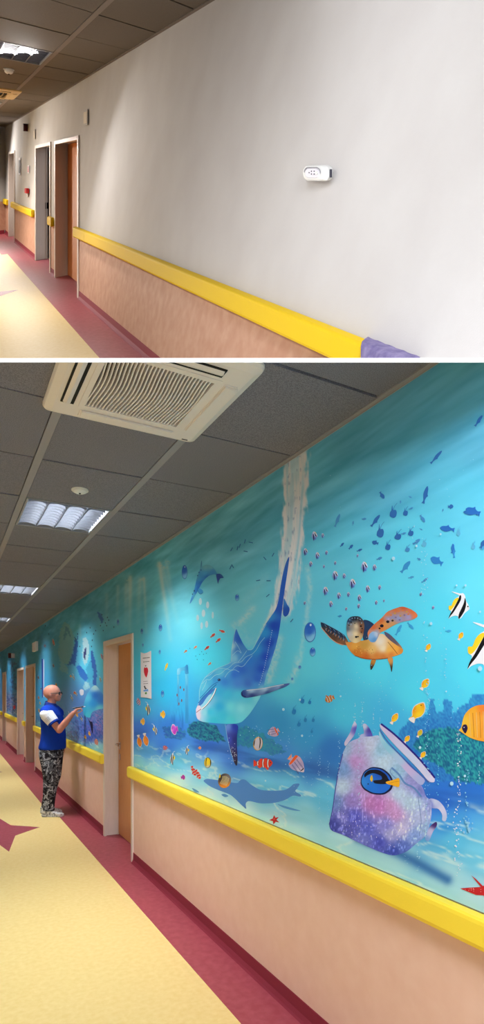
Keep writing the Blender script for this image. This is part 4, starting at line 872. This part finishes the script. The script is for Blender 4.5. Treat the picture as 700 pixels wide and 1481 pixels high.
for a in [(515,1015,1060,22,.9,1),(525,1010,1050,18,.9,1),(542,1020,1090,22,.8,1),(551,985,1050,14,.6,2),(463,1080,1200,46,.6,1.5),(476,1100,1195,30,.6,1.5),(492,1070,1180,36,.7,1),(521,1060,1170,40,.8,1),(620,985,1155,64,.9,2,(150,214,240)),(635,1060,1155,22,.9,1,(110,206,226)),
          (666,1060,1270,80,1.0,1.6,(226,234,244)),(661,1170,1245,18,1.2,1.5,(232,236,244)),(677,1110,1200,26,1.3,2,(130,196,232)),(680,1185,1205,18,2.0,3,(140,200,234)),(649,1150,1250,12,1.1,1),(640,900,985,10,.8,2),(617,840,1000,22,.9,2.5),(647,930,990,10,.9,1.5),(695,1105,1130,6,.9,1),(665,985,1060,14,.8,1),
          (619,1155,1215,26,.9,1),(607,1215,1260,18,.9,1.5),(590,1235,1250,6,.6,1),(380,1050,1080,16,.7,14),(420,1040,1120,14,.7,6),(400,1040,1100,14,.6,12),(448,1060,1160,22,.6,4),(430,1120,1180,16,.5,3),(500,960,1080,18,.6,14),(560,960,1040,26,.6,30),(640,1000,1050,14,.7,20),(615,790,860,22,.9,3),(600,760,800,10,.8,8),(570,900,960,8,.6,30),(470,640,740,10,.5,30),(660,660,740,10,.5,20)]: col(*a)
for x, y, r in [(656,1133,3.4),(610,1081,2.4),(412,1026,2.4),(436,1012,1.8),(386,1129,1.6),(439,1064,2),(571.5,808,3),(675,1122,2.2),(495,1007,1.6),(697,885,1.6),(640,773,1.6),(626,902,2.6),(605,790,2),(663,847,1.6),(676,847,2),(648,1000,1.4),(697,967,4)]: A.dot(x, y, r*.8, r*.9, (176,222,240), 12)
A.build('fine_bubbles', 'strings of fine rising bubbles', kind='stuff')
# ------------------------------------------------------------------ poster on the mural, small signs
t = thing('poster', 'small white paper poster with a red heart taped on the mural beside the nearest door', 'poster', (-.01, 4.78, 1.58))
def wp(px, py):
    a, z = rect(px, py); return (a, z)
sh = [wp(204.8,943.5), wp(210,945), wp(214,944), wp(219.8,941), wp(220,976), wp(220.3,1011), wp(214,1009.2), wp(205,1008.5)]
G().prism(sh, -.009, -.0075, 0).build('paper_sheet', M['paper'], t)
def flat(nm, m, pts, x=-.0096, par=t): return G().prism([wp(*p) for p in pts], x-.0004, x, 0).build(nm, M[m], par)
flat('heart', 'heart', [(209.6,967),(210.8,964.8),(212.2,966.2),(213.6,964.8),(215.4,967),(215.8,971),(214.8,975.5),(213.2,980),(211,976.5),(209.7,972)])
g = G()
for row, (y, x0, x1, h) in enumerate([(951.5,208,217.6,1.2),(957,208.6,217,1.0),(985.5,209,214.8,.6),(988.6,209,215.6,.8)]):
    x = x0
    while x < x1:
        wl = random.uniform(.5,1.1); g.prism([wp(x, y-(x-x0)*.12), wp(x+wl, y-(x-x0)*.12-.1), wp(x+wl, y+h-(x-x0)*.12), wp(x+.1, y+h-(x-x0)*.12)], -.0100, -.0096, 0); x += wl+.35
g.prism([wp(211.4,962.5), wp(213,962), wp(213,963.6), wp(211.4,964)], -.01, -.0096, 0)
g.build('lettering', M['ink'], t)
flat('leaf_print', 'green', [(211.2,1001.6),(213,1000.8),(214.2,1002.4),(213,1004.2),(211.3,1003.8)])
flat('rainbow_print', 'skyblue', [(209,998),(215.6,996.5),(216,999.8),(209.2,1000.2)]); flat('pencil_print', 'ink', [(209.4,992.5),(211,991.5),(212.2,994.5),(214.4,996),(211.4,997)])
def wallbox(fr, y0, y1, z0, z1, d, m, name, label, cat, m2=None, part='face'):
    tt = thing(name, label, cat, (0, (y0+y1)/2, z0), fr)
    G().box(-d-.006, -.0085, y0, y1, z0, z1).build('housing', M[m], tt, fr=fr, bevel=.004)
    yy = (y1-y0)*.12; zz = (z1-z0)*.14
    G().box(-d-.009, -d-.006, y0+yy, y1-yy, z0+zz, z1-zz).build(part, M[m2 or m], tt, fr=fr)
    return tt
a, z = wp(52, 948)
wallbox(LOW, 11.35, 11.85, 2.40, 2.58, .05, 'white', 'sign_box', 'white sign box on the mural right of the far doors', 'sign', 'paper')
tt = thing('exit_sign', 'dark sign with white panel hung over the farthest door of the mural corridor', 'sign', (-.02, 16.36, 2.5))
G().box(-.09, -.004, 16.35, 16.38, 2.49, 2.63).build('panel', M['maroon'], tt); G().box(-.085, -.004, 15.6, 15.62, 2.46, 2.58).build('pictogram', M['paper'], tt)

# ------------------------------------------------------------------ the slab between the storeys
up = Vector((0, 0, 1)); ts = (VPY-521.0)/FPX
g = G()
def sl(X, Y, dz): p = EYE+RGT*X+FWD*Y+up*(ts*Y+dz); return tuple(p)
th = 1.60*3.1/FPX
for (Xa, Xb) in ((-2.6, 1.35),):
    vs = [sl(Xa, 1.60, -th), sl(Xb, 1.60, -th), sl(Xb+.5, 2.6, -th), sl(Xa-4.0, 5.3, -th), sl(Xa, 1.60, th), sl(Xb, 1.60, th), sl(Xb+.5, 2.6, th), sl(Xa-4.0, 5.3, th)]
    vs[2] = sl(2.2, 5.3, -th); vs[6] = sl(2.2, 5.3, th)
    g.add(vs, [(0, 1, 2, 3), (7, 6, 5, 4), (0, 4, 5, 1), (1, 5, 6, 2), (2, 6, 7, 3), (3, 7, 4, 0)])
slab = g.build('trim_6', M['slabwhite'], kind='structure', label='thin white slab separating the two storeys')

# ------------------------------------------------------------------ UPPER CORRIDOR (unpainted, climbing)
DU = [(4.70, 5.90, 2.16), (6.15, 7.27, 2.165), (9.44, 10.33, 2.17)]
ES = 10.90
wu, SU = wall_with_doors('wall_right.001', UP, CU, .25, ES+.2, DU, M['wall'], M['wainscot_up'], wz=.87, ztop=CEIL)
baseboard(UP, CU, [(a, b-.2 if b > ES else b) for a, b in SU])
G().box(-3.0, .22, 1.2, ES+.2, -.12, 0).build('floor.001', M['yellow_floor'], fr=UP, clip=CU, kind='structure')
G().box(-.32, .2, 1.2, ES, 0, .0015).build('trim_7', M['red'], fr=UP, clip=CU, kind='structure')
G().box(-.42, -.32, 8.2, ES, 0, .0015).build('trim_8', M['red'], fr=UP, clip=CU, kind='structure')
arms = []
for i in range(8):
    an = math.pi*i/4; rr = 1.0 if i % 2 == 0 else .42; arms.append((-1.02+.48*rr*math.cos(an), 5.62+rr*.55*math.sin(an)))
G().prism(arms, 0, .0016, 2).build('trim_9', M['red'], fr=UP, clip=CU, kind='structure', label='red star inlaid in the upper yellow floor')
e = G().box(-3.0, -.001, ES, ES+.15, 0, CEIL).build('wall_back.001', M['wall'], fr=UP, kind='structure')
G().box(-3.0, -.001, ES-.004, ES, .1, .87).build('vinyl_panel', M['wainscot_up'], e, fr=UP)
G().box(-3.0, -.03, ES-.02, ES-.004, 0, .10).build('baseboard_back', M['base'], fr=UP, kind='structure')
G().box(-3.1, -3.0, 3.0, ES, 0, CEIL).build('wall_left.001', M['wall_side'], fr=UP, clip=CU, kind='structure')
XU = [-2.82, -2.24, -1.68, -1.10, -.525, -.004]
SLU = [.905+.560*i for i in range(18)]+[ES]
hu = {(3, 5), (3, 11)}
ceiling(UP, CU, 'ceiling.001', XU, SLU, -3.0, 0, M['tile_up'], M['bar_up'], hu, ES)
lamp(UP, -1.08, -.547, SLU[5]+.004, SLU[6]-.004, 'nearest louvred ceiling light of the upper unpainted corridor', 'ceiling lights of the unpainted corridor', 48, 150, (1, .97, .93))
lamp(UP, -1.08, -.547, SLU[11]+.004, SLU[12]-.004, 'far louvred ceiling light just past the yellowed air conditioner of the upper corridor', 'ceiling lights of the unpainted corridor', 48, 150, (1, .97, .93))
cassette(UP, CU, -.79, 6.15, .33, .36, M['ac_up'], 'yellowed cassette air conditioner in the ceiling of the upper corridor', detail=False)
detector(UP, -.777, 4.68, 'round white smoke detector behind the nearest light of the upper corridor', .052, .05)
# light of the ceiling fixture just beyond the frame, near the wall device
c = UP((-1.15, .95, CEIL-.06)); area('lamp_near_up', c, .6, 13, UP((0, 1.5, 1.5)), (.90, .95, 1.0), 170)
for s_ in (2.6, 5.4, 8.6, 10.2):  # added fill lights out of view, no lamp fixtures hang there
    c = UP((-2.3 if s_ < 10 else -.9, s_, CEIL-.06)); area('fill_upper', c, .5, {2.6: 40, 5.4: 50, 8.6: 170, 10.2: 60}[s_], c-Vector((-.6, 0, 1)), (1, .95, .88), 170)

door(5, UP, 4.70, 5.90, 2.16, M['wood_up'], depth=.17, handle=False)
door(6, UP, 6.15, 7.27, 2.165, M['dark'], depth=.17, slab=False)
door(7, UP, 9.44, 10.33, 2.17, M['wall'], depth=.17, handle=False)
RU = 'yellow handrails of the unpainted corridor'
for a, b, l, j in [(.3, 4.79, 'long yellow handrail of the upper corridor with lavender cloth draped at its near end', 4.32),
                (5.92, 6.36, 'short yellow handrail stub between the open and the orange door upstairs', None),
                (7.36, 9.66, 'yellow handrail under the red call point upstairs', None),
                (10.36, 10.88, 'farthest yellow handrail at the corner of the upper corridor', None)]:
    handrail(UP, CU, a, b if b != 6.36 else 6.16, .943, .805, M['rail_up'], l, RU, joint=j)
# lavender cloth over the rail
cl = G(); rings = []
for i in range(15):
    y = .49+.215*i/14; q = .004*math.sin(i*1.9); prof = [(-.003, .952+q*.4), (-.03, .953+q*.3), (-.058, .950+q*.3), (-.067, .935), (-.070+q*.3, .90), (-.069, .85), (-.070-q*.3, .815+q), (-.066, .80+q*1.5)]
    inner = [(x+.003, z-.003) for x, z in prof][::-1]
    rings.append([(x, y, z) for x, z in prof+inner])
cl.loft(rings); o = cl.build('cloth', M['purple'], fr=UP, clip=CU, smooth=False, origin=(-.04, .6, .8)); tag(o, 'lavender cloth draped over the upper handrail', 'cloth')
# wall call unit
t = thing('call_unit', 'white wall-mounted nurse call unit with small buttons', 'call unit', (0, .95, 1.63), UP)
def rrect(y0, y1, z0, z1, r, n=6):
    P = []
    for (cy_, cz_, a0) in ((y1-r, z1-r, 0), (y0+r, z1-r, 90), (y0+r, z0+r, 180), (y1-r, z0+r, 270)):
        for i in range(n+1):
            a = math.radians(a0+90*i/n); P.append((cy_+r*math.cos(a), cz_+r*math.sin(a)))
    return P
y0, y1, z0, z1 = .895, 1.035, 1.640, 1.718
def ringx(x, P): return [(x, p, q) for p, q in P]
G().loft([ringx(-.002, rrect(y0-.012, y1, z0, z1, .03)), ringx(-.030, rrect(y0-.008, y1, z0, z1, .03)), ringx(-.040, rrect(y0+.012, y1-.004, z0+.003, z1-.003, .03)), ringx(-.043, rrect(y0+.026, y1-.012, z0+.010, z1-.010, .026))]).build('housing', M['white'], t, fr=UP, smooth=False)
G().loft([ringx(-.043, rrect(y0+.036, y1-.018, z0+.014, z1-.014, .022)), ringx(-.046, rrect(y0+.040, y1-.022, z0+.018, z1-.018, .020))]).build('front_plate', M['paper'], t, fr=UP)
rim = G(); P1 = rrect(y0+.030, y1-.014, z0+.011, z1-.011, .025)[:15]; rim.tube([(-.046, p, q) for p, q in P1], .0018, 6); rim.build('plate_rim', M['bar'], t, fr=UP)
for (yy, zz) in ((.960,1.688),(.976,1.688),(.960,1.674),(.976,1.674),(.990,1.681)):
    G().prism([(yy+.0032*math.cos(q), zz+.0032*math.sin(q)) for q in [2*math.pi*i/10 for i in range(10)]], -.0475, -.045, 0).build('button', M['ink'], t, fr=UP)
G().prism([(.944+.008*math.cos(q), 1.681+.008*math.sin(q)) for q in [2*math.pi*i/16 for i in range(16)]], -.052, -.045, 0).build('button', M['white'], t, fr=UP)
G().box(-.026, -.012, y0-.0145, y0-.010, z0+.018, z1-.020).build('side_socket', M['ink'], t, fr=UP)
# small things on the upper wall
wallbox(UP, 4.34, 4.50, 2.26, 2.46, .010, 'wall', 'control_panel', 'pale box high on the wall right of the orange door', 'box', 'wall_side')
tt = thing('exit_sign', 'dark red sign sticking out high above the red call point', 'sign', (-.02, 8.1, 2.48), UP)
G().box(-.075, -.002, 8.0, 8.04, 2.50, 2.64).build('panel', M['maroon'], tt, fr=UP); G().box(-.08, -.002, 7.98, 8.06, 2.64, 2.65).build('bracket', M['ink'], tt, fr=UP)
wallbox(UP, 7.26, 7.40, 2.29, 2.48, .010, 'wall', 'control_panel', 'pale box above the dark open doorway upstairs', 'box', 'wall_side')
tt = wallbox(UP, 7.82, 8.02, 1.235, 1.335, .05, 'signred', 'fire_call_point', 'red fire call point on the upper corridor wall', 'fire call point', 'signred')
G().box(-.03, -.002, 7.87, 7.93, 1.16, 1.235).build('cable_cover', M['white'], tt, fr=UP)
tt = wallbox(UP, 7.80, 7.96, 1.64, 1.80, .006, 'paper', 'notice', 'small white and red notice above the fire call point', 'notice', 'paper')
G().box(-.017, -.014, 7.84, 7.92, 1.66, 1.78).build('print', M['signred'], tt, fr=UP)
tt = wallbox(UP, 8.72, 8.92, 1.60, 1.98, .006, 'paper', 'notice', 'tall grey printed notice near the far pale doorway', 'notice', 'paper')
G().box(-.017, -.014, 8.75, 8.89, 1.64, 1.93).build('print', M['ink'], tt, fr=UP)

# ------------------------------------------------------------------ THE MAN
PX, PY = -.345, 7.63
ang = -math.radians(30)
ca, sa = math.cos(ang), math.sin(ang)
class ManF:
    def __call__(s, p): return Vector((PX+p[0]*ca-p[1]*sa, PY+p[0]*sa+p[1]*ca, p[2]))
MF = ManF()
man = thing('person', 'bald man in blue polo shirt and camouflage trousers drawing on the mural', 'person', (0, 0, 0), MF)
def capsule(g, a, b, ra, rb, n=16, sq=1.0, ends=True):
    """tapered limb between a and b; sq flattens it sideways (local y)"""
    A_, B_ = Vector(a), Vector(b); d = (B_-A_); L = d.length; d.normalize()
    u = d.cross(Vector((0, 1, 0))); u.normalize(); v = d.cross(u); rings = []
    prof = [(-ra*.96, .28), (-ra*.7, .71), (-ra*.3, .95)] if ends else []
    for t, k in prof: rings.append((A_+d*t, ra*k))
    for i in range(7): q = i/6; rings.append((A_+d*L*q, ra+(rb-ra)*q))
    if ends:
        for t, k in ((.3, .95), (.7, .71), (.96, .28)): rings.append((B_+d*rb*t, rb*k))
    g.loft([[tuple(c+u*r*math.cos(w_)+v*r*sq*math.sin(w_)) for w_ in [2*math.pi*i/n for i in range(n)]] for c, r in rings])
def stack(g, secs, n=28):
    """horizontal elliptical sections (x, y, z, rx, ry)"""
    g.loft([[(x+rx*math.cos(a), y+ry*math.sin(a), z) for a in [2*math.pi*i/n for i in range(n)]] for x, y, z, rx, ry in secs])
SHR = (-.035, -.185, 1.375); ELR = (.165, -.215, 1.135); WRR = (.345, -.20, 1.355)
SHL = (-.02, .185, 1.37); ELL = (-.03, .225, 1.10); WRL = (.06, .17, .93)
b = G()
stack(b, [(-.01, 0, .84, .11, .15), (-.005, 0, .95, .125, .165), (.01, 0, 1.05, .13, .16), (.0, 0, 1.2, .12, .165), (-.02, 0, 1.33, .11, .18), (-.03, 0, 1.40, .09, .15), (-.03, 0, 1.44, .065, .08)])
stack(b, [(-.03, 0, 1.38, .062, .065), (-.018, 0, 1.45, .056, .057), (-.005, 0, 1.53, .058, .058)], 20)
# head: skull, face, jaw
b.ball((-.012, 0, 1.616), .112, (1.0, .76, .90), 24, 16); b.ball((.045, 0, 1.575), .070, (.95, .82, 1.08), 20, 14); b.ball((.068, 0, 1.525), .036, (1, 1.1, .8), 16, 10)
b.ball((.106, 0, 1.580), .014, (1.1, .75, 1.0)); capsule(b, (.098, 0, 1.612), (.113, 0, 1.583), .008, .012, 10); b.ball((.088, 0, 1.618), .022, (.7, 1.7, .5))
for s_ in (-1, 1):
    b.ball((-.002, s_*.079, 1.590), .028, (.62, .32, 1.1), 14, 10); b.ball((.072, s_*.036, 1.570), .024, (1, .9, 1))
b.ball((.103, 0, 1.548), .016, (.7, 1.5, .45))
for S_, E_, W_ in ((SHR, ELR, WRR), (SHL, ELL, WRL)):
    capsule(b, [S_[0], S_[1]*.93, S_[2]-.01], E_, .044, .042); capsule(b, E_, [E_[i]+(W_[i]-E_[i])*.4 for i in range(3)], .044, .045); capsule(b, [E_[i]+(W_[i]-E_[i])*.35 for i in range(3)], W_, .045, .028)
def hand(g, w_, d, up_, side, curl, k=1.0):
    """palm from wrist w_ along d, five fingers"""
    W_ = Vector(w_); d = Vector(d).normalized(); u = Vector(up_); u = (u-d*u.dot(d)).normalized(); s = d.cross(u).normalized()*side
    P = lambda a, b_, c: W_+d*a*k+s*b_*k+u*c*k
    for q in (-.024, -.008, .008, .024): capsule(g, P(.0, q*.7, 0), P(.082, q, 0), .014, .012, 10)
    for q, L in ((-.029, .058), (-.010, .070), (.010, .074), (.029, .068)):
        p0 = P(.080, q, 0); a1, a2, a3 = curl; p = p0; an = 0; r = .0092
        for seg, aa in zip((.45, .32, .23), (a1, a2, a3)):
            an += aa; dirv = d*math.cos(an)-u*math.sin(an); pn = p+dirv*L*k*seg; capsule(g, p, pn, r, r*.9, 10); p = pn; r *= .9
    t0 = P(.018, .026, -.006); t1 = P(.048, .046, -.024); t2 = P(.080, .040, -.040)
    capsule(g, t0, t1, .013, .011, 10); capsule(g, t1, t2, .0105, .009, 10)
hand(b, WRR, (.62, .05, .62), (-.45, -.55, .75), 1, (.75, .9, .6)); hand(b, WRL, (.35, -.1, -.9), (1, .1, .3), -1, (.3, .4, .3))
# hips and legs inside the trousers
HR, KR, AR = (-.01, -.095, .86), (.015, -.10, .49), (-.02, -.095, .10)
HL, KL, AL = (-.02, .095, .86), (-.03, .105, .49), (-.115, .10, .10)
for h_, k_, a_ in ((HR, KR, AR), (HL, KL, AL)): capsule(b, h_, k_, .078, .052); capsule(b, k_, a_, .052, .036)
body = b.build('body', M['skin'], man, fr=MF, remesh=(.0055, 3))
# face details
for s_ in (-1, 1):
    G().ball((.083, s_*.031, 1.600), .011).build('eye', M['eye'], man, fr=MF, smooth=True); G().ball((.0925, s_*.032, 1.600), .0045).build('iris', M['iris'], man, fr=MF, smooth=True)
g = G(); g.ball((.108, 0, 1.549), .010, (.6, 2.0, .35)); g.build('lips', M['lip'], man, fr=MF, smooth=True)
gl = thing('glasses', None, None, (.1, 0, 1.6), MF); gl.parent = man; gl.location = Vector(gl['_o'])-Vector(man['_o'])
for s_ in (-1, 1):
    ring = [(.106-abs(.03*math.cos(a))*.12, s_*(.034+.026*math.cos(a)), 1.602+.018*math.sin(a)) for a in [2*math.pi*i/18 for i in range(19)]]
    G().tube(ring, .0048, 6).build('spectacle_rim', M['black'], gl, fr=MF)
    G().prism([(y, z) for _, y, z in ring[:-1]], .1015, .1035, 0).build('spectacle_lens', M['lens'], gl, fr=MF)
    G().tube([(.102, s_*.060, 1.606), (.07, s_*.076, 1.606), (.005, s_*.083, 1.604), (-.015, s_*.081, 1.592)], .0044, 6).build('temple_arm', M['black'], gl, fr=MF)
G().tube([(.107, -.009, 1.606), (.110, 0, 1.609), (.107, .009, 1.606)], .003, 6).build('bridge', M['black'], gl, fr=MF)
# polo shirt
p = G()
stack(p, [(-.005, 0, .872, .168, .195), (-.004, 0, .90, .172, .197), (.006, 0, .98, .160, .187), (.012, 0, 1.06, .155, .182), (.004, 0, 1.16, .146, .186), (-.008, 0, 1.26, .140, .196), (-.018, 0, 1.33, .132, .205), (-.026, 0, 1.385, .112, .185), (-.030, 0, 1.425, .085, .125), (-.030, 0, 1.455, .066, .082)])
capsule(p, (-.03, -.14, 1.37), (.0, -.205, 1.33), .082, .080); capsule(p, (-.03, .14, 1.37), (-.005, .20, 1.33), .082, .080)
sh_ = p.build('polo_shirt', M['blue'], man, fr=MF, remesh=(.008, 4))
for S_, E_, nm in ((SHR, ELR, 'sleeve'), (SHL, ELL, 'sleeve')):
    s_ = Vector(S_); e_ = Vector(E_); A0 = s_+(e_-s_)*.17+Vector((0, -.012 if S_[1] < 0 else .012, 0)); B0 = s_+(e_-s_)*.60
    g = G(); capsule(g, A0, B0, .088, .077, 20, ends=False); g.ball(tuple(A0), .0875, (1, 1, .8)); sl_ = g.build(nm, M['sleeve'], man, fr=MF, remesh=(.006, 3), label='white sleeve')
    g = G(); d_ = (e_-s_).normalized(); capsule(g, B0-d_*.002, B0+d_*.022, .0785, .079, 20, ends=False); g.build('sleeve_cuff', M['blue'], man, fr=MF, smooth=False, label='blue cuff')
    if S_[1] < 0:      # small dark print on the white sleeve
        u_ = d_.cross(Vector((0, 1, 0))).normalized(); v_ = Vector((0, -1, 0)); v_ = (v_-d_*v_.dot(d_)).normalized()
        for r_ in range(3):
            q = G()
            for k_ in range(5):
                c0 = A0+(B0-A0)*(.45+.13*r_)+u_*(-.032+.014*k_)
                dep = math.sqrt(max(0, 1-((-.032+.014*k_)/.085)**2))*(.0885-.011*(.45+.13*r_))
                c0 = c0+v_*dep; q.tube([c0+v_*.001-u_*.005, c0+v_*.001+u_*.004+d_*.002], .0016, 5)
            q.build('sleeve_print', M['ink'], man, fr=MF)
g = G(); n = 20; rings = []
for z_, r_ in ((1.430, .082), (1.452, .074), (1.480, .066), (1.486, .063), (1.478, .060), (1.450, .064)): rings.append([(-.025+r_*math.cos(2*math.pi*i/n)*(1.05), r_*1.08*math.sin(2*math.pi*i/n), z_-.018*math.cos(2*math.pi*i/n)) for i in range(n)])
g.loft(rings, cap=False); g.build('collar', M['bluedark'], man, fr=MF, smooth=True)
# trousers
tr = G()
stack(tr, [(-.005, 0, .93, .148, .172), (-.008, 0, .86, .150, .180), (-.012, 0, .78, .132, .172)])
for h_, k_, a_, s_ in ((HR, KR, AR, -1), (HL, KL, AL, 1)):
    tr.loft([[(x+rx*math.cos(t_), y+ry*math.sin(t_), z) for t_ in [2*math.pi*i/24 for i in range(24)]] for x, y, z, rx, ry in
             [(h_[0]-.002, h_[1]*.95, .86, .135, .088), (h_[0]-.004, h_[1]*.98, .78, .130, .094), (h_[0]*.6+k_[0]*.4, h_[1], .68, .118, .090), (k_[0]*.7+h_[0]*.3, k_[1], .58, .106, .084), (k_[0], k_[1], .49, .100, .078), (k_[0]*.75+a_[0]*.25, k_[1], .42, .094, .076),
              (k_[0]*.5+a_[0]*.5, k_[1], .31, .086, .072), (k_[0]*.22+a_[0]*.78, a_[1], .20, .076, .066), (a_[0]+.002, a_[1], .12, .074, .064), (a_[0]+.006, a_[1], .075, .078, .066)]])
    # side cargo pocket
    tr.box(h_[0]-.04, h_[0]+.07, h_[1]+s_*.075-.012, h_[1]+s_*.075+.012, .56, .71)
tr.build('trousers', M['camo'], man, fr=MF, remesh=(.008, 3))
# shoes
for a_, s_, nm in ((AR, -1, 'shoe'), (AL, 1, 'shoe')):
    g = G(); cx_, cy_ = a_[0], a_[1]; rings = []
    for x, hw, zt, zb in [(-.085, .018, .070, .030), (-.075, .032, .095, .020), (-.045, .038, .108, .018), (0, .040, .108, .018), (.04, .042, .092, .018), (.08, .047, .072, .018), (.13, .050, .058, .018), (.165, .044, .050, .020), (.190, .030, .042, .024), (.200, .012, .034, .028)]:
        rings.append([(cx_+x, cy_+hw*math.cos(t_), (zt+zb)/2+(zt-zb)/2*math.copysign(abs(math.sin(t_))**.75, math.sin(t_))) for t_ in [2*math.pi*i/16 for i in range(16)]])
    g.loft(rings); sh = g.build(nm, M['shoe'], man, fr=MF, smooth=True)
    so = G(); rings = []
    for z_, k_ in ((.001, .96), (.012, 1.03), (.026, 1.02), (.03, .96)):
        rings.append([(cx_+.055+.146*k_*math.copysign(abs(math.cos(t_))**.85, math.cos(t_)), cy_+(.047+.006*math.cos(t_))*k_*math.sin(t_), z_) for t_ in [2*math.pi*i/28 for i in range(28)]])
    so.loft(rings); so.build('sole', M['shoe'], sh, fr=MF, smooth=False)
    G().box(cx_-.07, cx_+.17, cy_-.040, cy_+.040, .0, .006).build('outsole', M['sole'], sh, fr=MF)
    la = G()
    for i in range(4): la.tube([(cx_+.045+.018*i, cy_-.026, .083-.008*i), (cx_+.05+.018*i, cy_, .095-.0085*i), (cx_+.045+.018*i, cy_+.026, .083-.008*i)], .004, 6)
    la.build('laces', M['sleeve'], sh, fr=MF)
    st_ = G()
    for i in range(3): st_.tube([(cx_-.02+.045*i, cy_-.0415-.002*i, .035), (cx_+.0+.045*i, cy_-.041-.002*i, .072-.008*i)], .0035, 5)
    st_.build('side_stripe', M['ink'], sh, fr=MF)
# the marker in his right hand
hp = Vector(WRR)+Vector((.62, .05, .62)).normalized()*.105+Vector((.03, -.035, .0))
pd = Vector((-.9, -.1, -.12)).normalized()
pen = thing('marker', 'black marker pen in the hand of the man', 'marker', tuple(hp), MF)
g = G(); g.tube([hp-pd*.035, hp+pd*.10], .0075, 12); g.build('barrel', M['black'], pen, fr=MF)
g = G(); g.tube([hp-pd*.060, hp-pd*.035], [.003, .0075], 12); g.build('tip', M['paper'], pen, fr=MF)

# tidy helper properties
for o in bpy.data.objects:
    if '_o' in o: del o['_o']
